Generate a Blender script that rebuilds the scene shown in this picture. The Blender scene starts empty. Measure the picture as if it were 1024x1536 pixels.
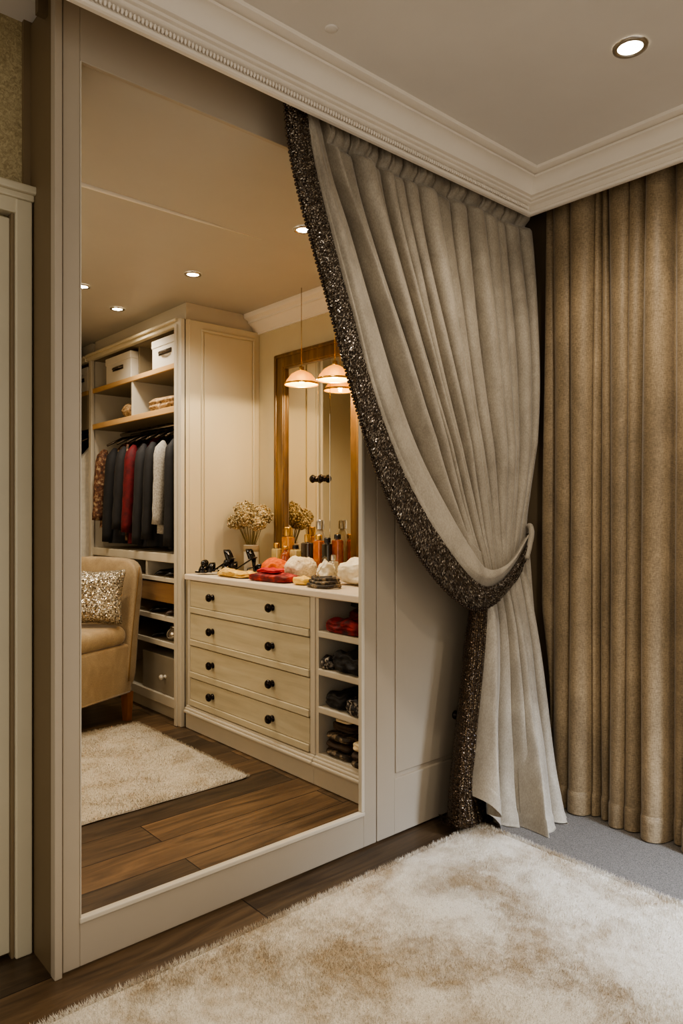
import bpy, bmesh, math, random
import numpy as np
from mathutils import Vector, Matrix, noise

random.seed(7)
sc = bpy.context.scene
COL = sc.collection
PI = math.pi

# ------------------------------------------------------------------ camera geometry (for measuring the room)
F, CX, CY, EYE = 1081.0, 512.0, 770.0, 1.15
TH = math.radians(48.6)
SN, CS = math.sin(TH), math.cos(TH)
def ray(px, py):
    a, b = (px - CX) / F, (CY - py) / F
    return (SN * a + CS, -CS * a + SN, b)
def onY(px, py, Y):
    r = ray(px, py); d = Y / r[1]
    return Vector((r[0] * d, Y, EYE + r[2] * d))
def onX(px, py, X):
    r = ray(px, py); d = X / r[0]
    return Vector((X, r[1] * d, EYE + r[2] * d))
def onZ(px, py, Z):
    r = ray(px, py); d = (Z - EYE) / r[2]
    return Vector((r[0] * d, r[1] * d, Z))

# ------------------------------------------------------------------ materials
def lin(c):
    o = []
    for v in c[:3]:
        v = v / 255.0
        o.append(v / 12.92 if v <= 0.04045 else ((v + 0.055) / 1.055) ** 2.4)
    return (o[0], o[1], o[2], 1.0)

class NT:
    def __init__(s, m):
        s.m = m; s.t = m.node_tree; s.n = s.t.nodes; s.l = s.t.links
        s.b = s.n['Principled BSDF']
    def new(s, t, **k):
        n = s.n.new(t)
        for a, v in k.items():
            setattr(n, a, v)
        return n
    def link(s, a, b): s.l.new(a, b)
    def coord(s, kind='Object', scale=(1, 1, 1), rot=(0, 0, 0)):
        tc = s.new('ShaderNodeTexCoord'); mp = s.new('ShaderNodeMapping')
        mp.inputs['Scale'].default_value = scale; mp.inputs['Rotation'].default_value = rot
        s.link(tc.outputs[kind], mp.inputs['Vector'])
        return mp.outputs['Vector']
    def noise(s, vec, scale, detail=4, rough=0.55, dist=0):
        n = s.new('ShaderNodeTexNoise')
        n.inputs['Scale'].default_value = scale; n.inputs['Detail'].default_value = detail
        n.inputs['Roughness'].default_value = rough; n.inputs['Distortion'].default_value = dist
        s.link(vec, n.inputs['Vector'])
        return n.outputs['Fac']
    def ramp(s, fac, stops):
        r = s.new('ShaderNodeValToRGB'); e = r.color_ramp.elements
        while len(e) < len(stops): e.new(0.5)
        for i, (p, c) in enumerate(stops):
            e[i].position = p; e[i].color = c
        s.link(fac, r.inputs['Fac'])
        return r.outputs['Color']
    def bump(s, h, strength=0.3, dist=0.01, normal=None):
        b = s.new('ShaderNodeBump')
        b.inputs['Strength'].default_value = strength; b.inputs['Distance'].default_value = dist
        s.link(h, b.inputs['Height'])
        if normal is not None: s.link(normal, b.inputs['Normal'])
        s.link(b.outputs['Normal'], s.b.inputs['Normal'])
        return b.outputs['Normal']

def base_mat(name, rough=0.5, metal=0.0, spec=0.5, sheen=0.0):
    m = bpy.data.materials.new(name); m.use_nodes = True
    t = NT(m)
    t.b.inputs['Roughness'].default_value = rough
    t.b.inputs['Metallic'].default_value = metal
    t.b.inputs['Specular IOR Level'].default_value = spec
    if sheen:
        t.b.inputs['Sheen Weight'].default_value = sheen
        t.b.inputs['Sheen Roughness'].default_value = 0.4
    return m, t

def plain(name, c, rough=0.5, metal=0.0, var=0.06, vscale=6, bump=0.0, bscale=120, spec=0.5, sheen=0.0, stretch=(1, 1, 1)):
    m, t = base_mat(name, rough, metal, spec, sheen)
    v = t.coord('Object', stretch)
    f = t.noise(v, vscale)
    l = lin(c)
    t.link(t.ramp(f, [(0.3, tuple(x * (1 - var) for x in l[:3]) + (1,)), (0.7, tuple(min(1, x * (1 + var)) for x in l[:3]) + (1,))]), t.b.inputs['Base Color'])
    if bump:
        t.bump(t.noise(v, bscale, 3), bump, 0.002)
    return m

def patches(name, cols, rough=0.6, scale=8, bump=0.2, bscale=150, sheen=0.0, metal=0.0, hard=0.08, spec=0.4):
    """several colours in soft-edged patches"""
    m, t = base_mat(name, rough, metal, spec, sheen)
    v = t.coord('Object')
    f = t.noise(v, scale, 3)
    st = []
    n = len(cols)
    for i, c in enumerate(cols):
        a = 0.3 + 0.4 * i / max(1, n - 1)
        st.append((a, lin(c)))
    t.link(t.ramp(f, st), t.b.inputs['Base Color'])
    if bump: t.bump(t.noise(v, bscale, 3), bump, 0.002)
    return m

def emit(name, c, strength):
    m = bpy.data.materials.new(name); m.use_nodes = True
    n = m.node_tree.nodes; n.clear()
    e = n.new('ShaderNodeEmission'); o = n.new('ShaderNodeOutputMaterial')
    e.inputs['Color'].default_value = lin(c); e.inputs['Strength'].default_value = strength
    m.node_tree.links.new(e.outputs[0], o.inputs['Surface'])
    return m

M = {}
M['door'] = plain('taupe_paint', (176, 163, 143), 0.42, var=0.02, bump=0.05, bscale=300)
M['door_shadow'] = plain('taupe_paint_shaded', (122, 104, 76), 0.5, var=0.03)  # darker copy of the taupe, shade of the recess painted in
M['return'] = plain('taupe_return_shaded', (116, 98, 70), 0.55, var=0.04)  # side face of the post, its shade painted as darker taupe
M['cream_door'] = plain('pale_cupboard_paint', (196, 186, 160), 0.4, var=0.03)
M['cornice'] = plain('cornice_plaster', (232, 223, 208), 0.6, var=0.02)
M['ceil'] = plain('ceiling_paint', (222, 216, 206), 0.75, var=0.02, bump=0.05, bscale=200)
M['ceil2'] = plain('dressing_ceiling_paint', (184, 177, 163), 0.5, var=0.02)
M['cream'] = plain('cream_paint', (212, 198, 168), 0.4, var=0.03, vscale=2, stretch=(3, 3, 0.6))
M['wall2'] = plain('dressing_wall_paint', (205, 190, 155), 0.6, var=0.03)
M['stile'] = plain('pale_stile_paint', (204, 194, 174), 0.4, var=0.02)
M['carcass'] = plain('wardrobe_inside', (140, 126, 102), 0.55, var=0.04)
M['shelfwood'] = plain('oak_shelf_edge', (200, 160, 108), 0.5, var=0.1, vscale=14, stretch=(1, .15, 3))
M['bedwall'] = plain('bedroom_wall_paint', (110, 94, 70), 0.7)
M['worktop'] = plain('worktop_paint', (226, 212, 192), 0.35, var=0.03)
M['black_metal'] = plain('black_knob_metal', (40, 34, 30), 0.16, metal=0.85)
M['chrome'] = plain('brushed_steel', (190, 184, 174), 0.25, metal=1.0)
M['whitebox'] = plain('off_white_box_board', (214, 204, 186), 0.55, var=0.03)
M['gun'] = plain('pewter_metal', (96, 86, 74), 0.3, metal=0.9)
M['legwood'] = plain('chair_leg_wood', (140, 88, 48), 0.4, var=0.15, vscale=20, stretch=(4, 4, .5))

def wood_grain(name, cols, along='Y', rough=0.45):
    m, t = base_mat(name, rough)
    sc_ = {'X': (1.2, 14, 14), 'Y': (14, 1.2, 14), 'Z': (14, 14, 1.2)}[along]
    v = t.coord('Object', sc_)
    f = t.noise(v, 1.6, 6, 0.6, 0.8)
    t.link(t.ramp(f, [(0.25, lin(cols[0])), (0.5, lin(cols[1])), (0.75, lin(cols[2]))]), t.b.inputs['Base Color'])
    t.bump(f, 0.08, 0.002)
    return m
M['drawer'] = wood_grain('limed_oak_drawer', [(184, 172, 142), (202, 190, 160), (214, 204, 176)], 'Y', 0.42)
M['gold'] = wood_grain('gilt_wood', [(66, 46, 24), (106, 78, 42), (142, 110, 64)], 'Z', 0.35)
M['brownwood'] = wood_grain('brown_drawer_wood', [(110, 80, 50), (140, 104, 66), (158, 122, 80)], 'Y', 0.5)

def planks(name, tones, scale):
    m, t = base_mat(name, 0.38, spec=0.4)
    tc = t.new('ShaderNodeTexCoord')
    br = t.new('ShaderNodeTexBrick')
    br.offset = 0.37
    br.inputs['Scale'].default_value = 1.0
    br.inputs['Brick Width'].default_value = 1.9
    br.inputs['Row Height'].default_value = scale
    br.inputs['Mortar Size'].default_value = 0.0022
    br.inputs['Mortar Smooth'].default_value = 0.2
    br.inputs['Bias'].default_value = 0.0
    br.inputs['Color1'].default_value = (0, 0, 0, 1); br.inputs['Color2'].default_value = (1, 1, 1, 1)
    br.inputs['Mortar'].default_value = (0.5, 0.5, 0.5, 1)
    t.link(tc.outputs['Object'], br.inputs['Vector'])
    mp = t.new('ShaderNodeMapping'); mp.inputs['Scale'].default_value = (1.6, 16, 1)
    t.link(tc.outputs['Object'], mp.inputs['Vector'])
    # shift the grain from plank to plank
    add = t.new('ShaderNodeVectorMath', operation='MULTIPLY_ADD')
    t.link(br.outputs['Color'], add.inputs[0]); add.inputs[1].default_value = (37, 11, 5)
    t.link(mp.outputs['Vector'], add.inputs[2])
    g = t.noise(add.outputs['Vector'], 1.4, 8, 0.62, 1.2)
    col = t.ramp(g, [(0.25, lin(tones[0])), (0.5, lin(tones[1])), (0.78, lin(tones[2]))])
    hue = t.ramp(br.outputs['Color'], [(0.0, (0.5, 0.51, 0.54, 1)), (0.5, (0.95, 0.92, 0.88, 1)), (1.0, (1.3, 1.2, 1.06, 1))])
    mul = t.new('ShaderNodeMix', data_type='RGBA', blend_type='MULTIPLY')
    mul.inputs[0].default_value = 1.0
    t.link(col, mul.inputs[6]); t.link(hue, mul.inputs[7])
    mor = t.new('ShaderNodeMix', data_type='RGBA')
    t.link(br.outputs['Fac'], mor.inputs[0]); t.link(mul.outputs[2], mor.inputs[6])
    mor.inputs[7].default_value = lin((38, 26, 18))
    t.link(mor.outputs[2], t.b.inputs['Base Color'])
    inv = t.new('ShaderNodeMath', operation='SUBTRACT'); inv.inputs[0].default_value = 1
    t.link(br.outputs['Fac'], inv.inputs[1])
    n1 = t.bump(inv.outputs[0], 0.5, 0.003)
    t.bump(g, 0.12, 0.003, n1)
    return m
M['floor'] = planks('dark_oak_planks', [(58, 46, 34), (98, 79, 58), (132, 108, 80)], 0.165)

def velvet(name, c, hi, scale=9, bumpy=0.25, sheen=0.35, rough=0.62):
    m, t = base_mat(name, rough, spec=0.35, sheen=sheen)
    v = t.coord('Object', (1, 1, .55))
    f = t.noise(v, scale, 5, 0.6, 0.6)
    f2 = t.noise(v, 260, 2)
    col = t.ramp(f, [(0.3, lin(c)), (0.72, lin(hi))])
    mix = t.new('ShaderNodeMix', data_type='RGBA', blend_type='MULTIPLY'); mix.inputs[0].default_value = 0.35
    t.link(col, mix.inputs[6])
    t.link(t.ramp(f2, [(0.35, (.6, .6, .6, 1)), (0.65, (1.25, 1.25, 1.25, 1))]), mix.inputs[7])
    t.link(mix.outputs[2], t.b.inputs['Base Color'])
    n = t.bump(f2, bumpy, 0.0015)
    t.bump(f, 0.15, 0.004, n)
    return m
M['grey_velvet'] = velvet('grey_velvet', (146, 136, 119), (178, 167, 148), 10)
M['chair_fabric'] = velvet('camel_velvet', (150, 128, 96), (176, 153, 118), 12, sheen=0.3)

def linen(name):
    m, t = base_mat(name, 0.5, spec=0.45, sheen=0.3)
    v1 = t.coord('Object', (1, 1, 0.2)); v2 = t.coord('Object', (0.2, 0.2, 1))
    a = t.noise(v1, 420, 2); b = t.noise(v2, 420, 2)
    ad = t.new('ShaderNodeMath', operation='ADD'); t.link(a, ad.inputs[0]); t.link(b, ad.inputs[1])
    hf = t.new('ShaderNodeMath', operation='MULTIPLY'); t.link(ad.outputs[0], hf.inputs[0]); hf.inputs[1].default_value = 0.5
    big = t.noise(t.coord('Object', (1, 1, .6)), 5, 6, 0.65, 0.8)  # broad noise, paints lighter sheen patches into the linen colour
    col = t.ramp(hf.outputs[0], [(0.34, lin((118, 102, 78))), (0.64, lin((166, 146, 116)))])
    mix = t.new('ShaderNodeMix', data_type='RGBA', blend_type='MULTIPLY'); mix.inputs[0].default_value = 0.8
    t.link(col, mix.inputs[6]); t.link(t.ramp(big, [(0.36, (.66, .64, .60, 1)), (0.66, (1.18, 1.16, 1.12, 1))]), mix.inputs[7])
    t.link(mix.outputs[2], t.b.inputs['Base Color'])
    t.bump(hf.outputs[0], 0.4, 0.002)
    return m
M['gold_linen'] = linen('gold_linen')

def sequin(name, dark, mid, bright, cells, amount=0.5, kind='UV', rib=None):
    m, t = base_mat(name, 0.28, metal=0.6)
    v = t.coord(kind)
    vo = t.new('ShaderNodeTexVoronoi'); vo.inputs['Scale'].default_value = cells
    t.link(v, vo.inputs['Vector'])
    sep = t.new('ShaderNodeSeparateColor'); t.link(vo.outputs['Color'], sep.inputs[0])
    fac = sep.outputs[0]
    if rib:
        sx = t.new('ShaderNodeSeparateXYZ'); t.link(v, sx.inputs[0])
        wv = t.new('ShaderNodeMath', operation='MULTIPLY'); wv.inputs[1].default_value = rib; t.link(sx.outputs[0], wv.inputs[0])
        sn = t.new('ShaderNodeMath', operation='SINE'); t.link(wv.outputs[0], sn.inputs[0])
        mr = t.new('ShaderNodeMath', operation='MULTIPLY_ADD'); mr.inputs[1].default_value = 0.14; t.link(sn.outputs[0], mr.inputs[0])
        t.link(fac, mr.inputs[2]); fac = mr.outputs[0]
        st = t.ramp(sx.outputs[0], [(.062, (.80, .80, .80, 1)), (.088, (1, 1, 1, 1))])
        ml = t.new('ShaderNodeMath', operation='MULTIPLY'); t.link(fac, ml.inputs[0]); t.link(st, ml.inputs[1]); fac = ml.outputs[0]
    col = t.ramp(fac, [(0.0, lin(dark)), (amount, lin(mid)), (min(.97, amount + .33), lin(mid)), (1.0, lin(bright))])  # bright end of the ramp paints glints into random sequins
    edge = t.ramp(vo.outputs['Distance'], [(0.0, (1, 1, 1, 1)), (0.55, (1, 1, 1, 1)), (0.8, (.25, .22, .2, 1))])
    mix = t.new('ShaderNodeMix', data_type='RGBA', blend_type='MULTIPLY'); mix.inputs[0].default_value = 1
    t.link(col, mix.inputs[6]); t.link(edge, mix.inputs[7])
    t.link(mix.outputs[2], t.b.inputs['Base Color'])
    # each sequin tilted its own way
    geo = t.new('ShaderNodeNewGeometry')
    sub = t.new('ShaderNodeVectorMath', operation='SUBTRACT'); t.link(vo.outputs['Color'], sub.inputs[0]); sub.inputs[1].default_value = (.5, .5, .5)
    scl = t.new('ShaderNodeVectorMath', operation='SCALE'); t.link(sub.outputs[0], scl.inputs[0]); scl.inputs['Scale'].default_value = 1.3
    ad = t.new('ShaderNodeVectorMath', operation='ADD'); t.link(geo.outputs['Normal'], ad.inputs[0]); t.link(scl.outputs[0], ad.inputs[1])
    no = t.new('ShaderNodeVectorMath', operation='NORMALIZE'); t.link(ad.outputs[0], no.inputs[0])
    t.link(no.outputs[0], t.b.inputs['Normal'])
    return m
M['sequin'] = sequin('dark_sequins', (34, 26, 20), (92, 80, 66), (250, 240, 222), 300, 0.45)
M['sequin_tail'] = sequin('bronze_sequins', (34, 24, 15), (84, 66, 46), (240, 214, 170), 290, 0.55, rib=620)
M['sequin_pillow'] = sequin('silver_sequins', (92, 78, 60), (190, 176, 150), (255, 250, 236), 170, 0.28, kind='Object')

def rug_mat(name, light, dark, scale):
    m, t = base_mat(name, 0.85, spec=0.15, sheen=0.3)
    v = t.coord('Object')
    f = t.noise(v, scale, 5, 0.6, 0.4)
    f2 = t.noise(v, scale * 9, 3)
    ad = t.new('ShaderNodeMath', operation='MULTIPLY_ADD'); t.link(f2, ad.inputs[0]); ad.inputs[1].default_value = 0.28; t.link(f, ad.inputs[2])
    f3 = t.noise(v, 420, 2)
    mx = t.new('ShaderNodeMix', data_type='RGBA', blend_type='MULTIPLY'); mx.inputs[0].default_value = 1
    t.link(t.ramp(ad.outputs[0], [(0.5, lin(dark)), (0.70, lin(light))]), mx.inputs[6])
    t.link(t.ramp(f3, [(0.3, (.70, .69, .67, 1)), (0.68, (1.08, 1.08, 1.08, 1))]), mx.inputs[7])
    t.link(mx.outputs[2], t.b.inputs['Base Color'])
    return m
M['rug'] = rug_mat('shag_pile', (232, 224, 208), (184, 166, 138), 3.4)
M['rug2'] = rug_mat('cream_pile', (214, 204, 186), (190, 176, 152), 7)
M['carpet'] = patches('grey_carpet_weave', [(74, 70, 64), (112, 106, 98), (130, 124, 116)], 0.95, 330, .6, 420)

def wallpaper():
    m, t = base_mat('textured_gold_wallpaper', 0.5, metal=0.1)
    v = t.coord('Object')
    f = t.noise(v, 90, 5, 0.7, 1.5)
    t.link(t.ramp(f, [(0.35, lin((140, 124, 88))), (0.65, lin((196, 180, 140)))]), t.b.inputs['Base Color'])
    t.bump(f, 0.4, 0.004)
    return m
M['paper'] = wallpaper()

def mirror_mat():
    m, t = base_mat('mirror_silver', 0.03, metal=1.0)
    v = t.coord('Object')
    t.link(t.ramp(t.noise(v, 3), [(0.3, lin((226, 218, 200))), (0.7, lin((236, 228, 210)))]), t.b.inputs['Base Color'])
    return m
M['mirror'] = mirror_mat()

def bottle_mat(name, c, c2=None, rough=0.08):
    m, t = base_mat(name, rough, spec=0.8)
    v = t.coord('Object')
    f = t.noise(v, 22, 3)
    t.link(t.ramp(f, [(0.35, lin(c)), (0.65, lin(c2 or c))]), t.b.inputs['Base Color'])
    t.b.inputs['Transmission Weight'].default_value = 0.35
    t.b.inputs['Coat Weight'].default_value = 0.6
    return m

# ------------------------------------------------------------------ object helpers
def thing(name, label, cat, loc=(0, 0, 0), rz=0, group=None, kind=None):
    o = bpy.data.objects.new(name, None); COL.objects.link(o)
    o.empty_display_size = 0.05
    o.location = loc; o.rotation_euler = (0, 0, rz)
    if label: o['label'] = label
    if cat: o['category'] = cat
    if group: o['group'] = group
    if kind: o['kind'] = kind
    return o

def world_of(o):
    m = Matrix.Identity(4)
    while o is not None:
        m = Matrix.Translation(o.location) @ Matrix.Rotation(o.rotation_euler[2], 4, 'Z') @ m
        o = o.parent
    return m

def obj(name, bm, mat, parent=None, smooth=False, world=True, label=None, angle=None):
    """one mesh object; verts of bm are in world space unless world=False (then in the parent's space)"""
    me = bpy.data.meshes.new(name)
    if parent is not None and world:
        bm.transform(world_of(parent).inverted())
    bm.normal_update()
    bm.to_mesh(me); bm.free()
    me.materials.append(mat)
    if smooth:
        for p in me.polygons: p.use_smooth = True
        if angle is not None:
            me.set_sharp_from_angle(angle=math.radians(angle))
    o = bpy.data.objects.new(name, me); COL.objects.link(o)
    if parent is not None: o.parent = parent
    if label: o['label'] = label
    return o

def tag(o, label, cat, group=None, kind=None):
    if label: o['label'] = label
    if cat: o['category'] = cat
    if group: o['group'] = group
    if kind: o['kind'] = kind
    return o
def struct(o): o['kind'] = 'structure'; return o

def BM(): return bmesh.new()

def add_box(bm, x0, x1, y0, y1, z0, z1, bev=0.0, seg=2, mtx=None):
    b = bmesh.new()
    bmesh.ops.create_cube(b, size=1)
    for v in b.verts:
        v.co = Vector(((x0 + x1) / 2 + v.co.x * (x1 - x0), (y0 + y1) / 2 + v.co.y * (y1 - y0), (z0 + z1) / 2 + v.co.z * (z1 - z0)))
    if bev > 0:
        bmesh.ops.bevel(b, geom=b.edges[:] + b.verts[:], offset=bev, segments=seg, profile=0.5, affect='EDGES', clamp_overlap=True)
    if mtx is not None: b.transform(mtx)
    merge(bm, b)

def merge(bm, b):
    mp = {}
    for v in b.verts: mp[v] = bm.verts.new(v.co)
    for f in b.faces:
        try:
            nf = bm.faces.new([mp[v] for v in f.verts]); nf.smooth = f.smooth
        except ValueError: pass
    b.free()

def box(*a, **k):
    bm = BM(); add_box(bm, *a, **k); return bm

def add_lathe(bm, prof, loc=(0, 0, 0), seg=24, mtx=None):
    """prof: (r, z) from bottom to top"""
    loc = Vector(loc)
    rings = []
    for r, z in prof:
        if r < 1e-6:
            p = Vector((0, 0, z)); p = mtx @ p if mtx else p
            rings.append([bm.verts.new(p + loc)])
        else:
            ring = []
            for i in range(seg):
                p = Vector((r * math.cos(2 * PI * i / seg), r * math.sin(2 * PI * i / seg), z)); p = mtx @ p if mtx else p
                ring.append(bm.verts.new(p + loc))
            rings.append(ring)
    for a, b in zip(rings, rings[1:]):
        for i in range(seg):
            j = (i + 1) % seg
            if len(a) == 1 and len(b) == 1: continue
            if len(a) == 1: bm.faces.new((a[0], b[j], b[i]))
            elif len(b) == 1: bm.faces.new((a[i], a[j], b[0]))
            else: bm.faces.new((a[i], a[j], b[j], b[i]))

def add_tube(bm, pts, rad, seg=8, cap=True):
    pts = [Vector(p) for p in pts]
    rr = rad if isinstance(rad, (list, tuple)) else [rad] * len(pts)
    rings = []
    for i, p in enumerate(pts):
        d = (pts[min(i + 1, len(pts) - 1)] - pts[max(i - 1, 0)]).normalized()
        up = Vector((0, 0, 1)) if abs(d.z) < 0.9 else Vector((1, 0, 0))
        a = d.cross(up).normalized(); b = d.cross(a)
        rings.append([bm.verts.new(p + (a * math.cos(2 * PI * k / seg) + b * math.sin(2 * PI * k / seg)) * rr[i]) for k in range(seg)])
    for r1, r2 in zip(rings, rings[1:]):
        for k in range(seg):
            j = (k + 1) % seg
            bm.faces.new((r1[k], r1[j], r2[j], r2[k]))
    if cap:
        bm.faces.new(rings[0][::-1]); bm.faces.new(rings[-1])

def add_sphere(bm, loc, r, seg=12, rings=8, scale=(1, 1, 1)):
    prof = []
    b = bmesh.new()
    add_lathe(b, [(r * math.sin(PI * i / rings), -r * math.cos(PI * i / rings)) for i in range(rings + 1)], seg=seg)
    for v in b.verts: v.co = Vector((v.co.x * scale[0], v.co.y * scale[1], v.co.z * scale[2])) + Vector(loc)
    merge(bm, b)

def add_ico(bm, loc, r, sub=1):
    b = bmesh.new(); bmesh.ops.create_icosphere(b, subdivisions=sub, radius=r)
    for v in b.verts: v.co += Vector(loc)
    merge(bm, b)

def grid_bm(P, uv=None, close=False, flip=False):
    """P: array (n, m, 3)"""
    n, m = P.shape[:2]
    bm = BM()
    vs = [[bm.verts.new(P[i, j]) for j in range(m)] for i in range(n)]
    lay = bm.loops.layers.uv.new('UVMap') if uv is not None else None
    for i in range(n - (0 if close else 1)):
        k = (i + 1) % n
        for j in range(m - 1):
            q = [(i, j), (k, j), (k, j + 1), (i, j + 1)]
            if flip: q = q[::-1]
            f = bm.faces.new([vs[a][b] for a, b in q])
            if lay is not None:
                for lp, (a, b) in zip(f.loops, q):
                    lp[lay].uv = uv[a, b]
    return bm

def fbm(x, y, z, s=1.0):
    return noise.noise(Vector((x * s, y * s, z * s)))

def catmull(pts, n):
    """pts (k, d) -> n points, even in arc length"""
    p = np.array(pts, float)
    p = np.vstack([2 * p[0] - p[1], p, 2 * p[-1] - p[-2]])
    out = []
    for i in range(1, len(p) - 2):
        for t in np.linspace(0, 1, 24, endpoint=False):
            a, b, c, d = p[i - 1], p[i], p[i + 1], p[i + 2]
            out.append(0.5 * (2 * b + (c - a) * t + (2 * a - 5 * b + 4 * c - d) * t * t + (-a + 3 * b - 3 * c + d) * t ** 3))
    out.append(p[-2]); out = np.array(out)
    s = np.concatenate([[0], np.cumsum(np.linalg.norm(np.diff(out[:, :3], axis=0), axis=1))])
    q = np.linspace(0, s[-1], n)
    return np.stack([np.interp(q, s, out[:, k]) for k in range(out.shape[1])], 1)

def interp_rows(us, rows, u):
    """smooth (cubic Hermite, finite-difference) interpolation of row curves at u"""
    us = np.array(us); R = np.array(rows)
    i = int(np.clip(np.searchsorted(us, u) - 1, 0, len(us) - 2))
    def slope(k):
        if k == 0: return (R[1] - R[0]) / (us[1] - us[0])
        if k == len(us) - 1: return (R[-1] - R[-2]) / (us[-1] - us[-2])
        return (R[k + 1] - R[k - 1]) / (us[k + 1] - us[k - 1])
    h = us[i + 1] - us[i]; t = (u - us[i]) / h
    return (2 * t ** 3 - 3 * t * t + 1) * R[i] + (t ** 3 - 2 * t * t + t) * h * slope(i) + (-2 * t ** 3 + 3 * t * t) * R[i + 1] + (t ** 3 - t * t) * h * slope(i + 1)

def copy_tree(o, parent=None):
    c = o.copy(); COL.objects.link(c)
    c.parent = parent
    for ch in list(o.children): copy_tree(ch, c)
    return c

# ================================================================== THE SETTING
XR = 2.60            # bedroom wall behind the gold curtain
XW = 2.42            # dressing room wall behind the chest
YD = 1.80            # face of the sliding doors
ZC, ZC2 = 2.45, 2.30
# floor
struct(obj('floor', box(-2.2, 2.7, -1.6, 5.9, -0.05, 0.0), M['floor']))
struct(obj('ceiling_bedroom', box(-2.2, 2.7, -1.6, 2.05, ZC, ZC + 0.05), M['ceil']))
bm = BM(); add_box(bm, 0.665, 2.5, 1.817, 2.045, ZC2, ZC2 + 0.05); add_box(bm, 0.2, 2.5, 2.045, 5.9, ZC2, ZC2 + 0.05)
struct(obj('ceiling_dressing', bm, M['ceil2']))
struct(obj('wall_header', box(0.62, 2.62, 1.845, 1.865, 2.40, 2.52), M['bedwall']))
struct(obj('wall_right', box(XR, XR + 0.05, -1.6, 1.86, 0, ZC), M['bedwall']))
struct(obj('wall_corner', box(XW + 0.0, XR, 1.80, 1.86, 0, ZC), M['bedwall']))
struct(obj('wall_dressing', box(XW, XW + 0.05, 1.86, 5.9, 0, ZC2), M['wall2']))
struct(obj('wall_far', box(0.2, XW, 5.7, 5.75, 0, ZC2), M['wall2']))
struct(obj('wall_side', box(0.2, 0.25, 2.045, 5.7, 0, ZC2), M['wall2']))
struct(obj('added_partition', box(0.25, 1.78, 4.75, 4.78, 0, ZC2), M['cream']))  # added so the mirror reflects cream; not seen directly
struct(obj('wall_left', box(-2.2, 0.627, 1.99, 2.04, 0, ZC), M['paper']))
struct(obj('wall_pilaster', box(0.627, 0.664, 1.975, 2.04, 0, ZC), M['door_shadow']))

# cornice: profile (offset into the room from the lip plane, z)
LY, LX = 1.63, 2.42
prof = [(-0.012, 2.45), (-0.012, 2.316), (0.0, 2.316), (0.006, 2.319), (0.007, 2.326), (0.003, 2.330), (-0.004, 2.332), (-0.004, 2.352),
        (0.006, 2.354), (0.011, 2.357), (0.011, 2.362), (0.007, 2.3635), (0.007, 2.366), (0.017, 2.368), (0.017, 2.374), (0.013, 2.3755), (0.013, 2.379),
        (0.025, 2.381), (0.028, 2.390), (0.035, 2.404), (0.046, 2.415), (0.060, 2.421), (0.070, 2.422), (0.070, 2.430), (0.064, 2.431), (0.064, 2.434),
        (0.082, 2.436), (0.092, 2.440), (0.094, 2.446), (0.094, 2.45)]
def cornice_run(path):
    bm = BM(); rows = []
    for f in path:
        rows.append([bm.verts.new(f(o, z)) for o, z in prof])
    for a, b in zip(rows, rows[1:]):
        for i in range(len(prof) - 1):
            bm.faces.new((a[i], b[i], b[i + 1], a[i + 1]))
    bmesh.ops.recalc_face_normals(bm, faces=bm.faces[:])
    return bm
t1 = obj('trim_1', cornice_run([lambda o, z: (-2.2, LY - o, z), lambda o, z: (LX - o, LY - o, z)]), M['cornice'], smooth=True, angle=22); struct(t1)
t2 = obj('trim_2', cornice_run([lambda o, z: (LX - o, LY - o, z), lambda o, z: (LX - o, -1.6, z)]), M['cornice'], smooth=True, angle=22); struct(t2)
bm = BM()
x = 0.3
while x < LX - 0.012:
    add_sphere(bm, (x, LY - 0.002, 2.342), 0.0075, 7, 5, (0.6, 0.75, 1.05)); x += 0.0105
struct(obj('trim_3', bm, M['cornice'], smooth=True))
# dressing room cornice along the wall above the chest
p2 = [(0.0, 2.19), (0.012, 2.19), (0.012, 2.20), (0.02, 2.205), (0.03, 2.225), (0.055, 2.25), (0.06, 2.25), (0.06, 2.262), (0.085, 2.275), (0.09, 2.285), (0.09, ZC2)]
def run2(pts):
    bm = BM(); rows = [[bm.verts.new(f(o, z)) for o, z in p2] for f in pts]
    for a, b in zip(rows, rows[1:]):
        for i in range(len(p2) - 1): bm.faces.new((a[i], b[i], b[i + 1], a[i + 1]))
    bmesh.ops.recalc_face_normals(bm, faces=bm.faces[:])
    return bm
struct(obj('trim_4', run2([lambda o, z: (XW - o, 1.83, z), lambda o, z: (XW - o, 3.498, z)]), M['cornice'], smooth=True, angle=35))
# streak of light across the dressing room ceiling, modelled as a pale bead
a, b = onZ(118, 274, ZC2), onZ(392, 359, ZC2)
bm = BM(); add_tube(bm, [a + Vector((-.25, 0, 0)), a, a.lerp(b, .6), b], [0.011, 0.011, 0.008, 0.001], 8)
struct(obj('light_streak', bm, M['cornice'], smooth=True))

# framed open doorway
door = struct(thing('door_1', 'tall taupe framed opening into the dressing room', None, (0.70, YD, 0)))
def frame_piece(name, x0, x1, z0, z1): return obj(name, box(x0, x1, YD, YD + 0.016, z0, z1, bev=0.002), M['door'], door)
OX0, OX1, OZ0, OZ1 = 0.708, 1.688, 0.117, 2.292
frame_piece('stile', 0.665, OX0, 0.006, 2.43)
frame_piece('stile', OX1, 1.748, 0.006, 2.43)
frame_piece('bottom_rail', OX0, OX1, 0.006, OZ0)
frame_piece('top_rail', OX0, OX1, OZ1, 2.43)
def bead(bm, x0, x1, z0, z1, w, y0, y1):
    for (a, b_, c, d) in ((x0, x1, z0, z0 + w), (x0, x1, z1 - w, z1), (x0, x0 + w, z0 + w, z1 - w), (x1 - w, x1, z0 + w, z1 - w)):
        add_box(bm, a, b_, y0, y1, c, d, 0.0025, 2)
bm = BM(); 
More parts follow.
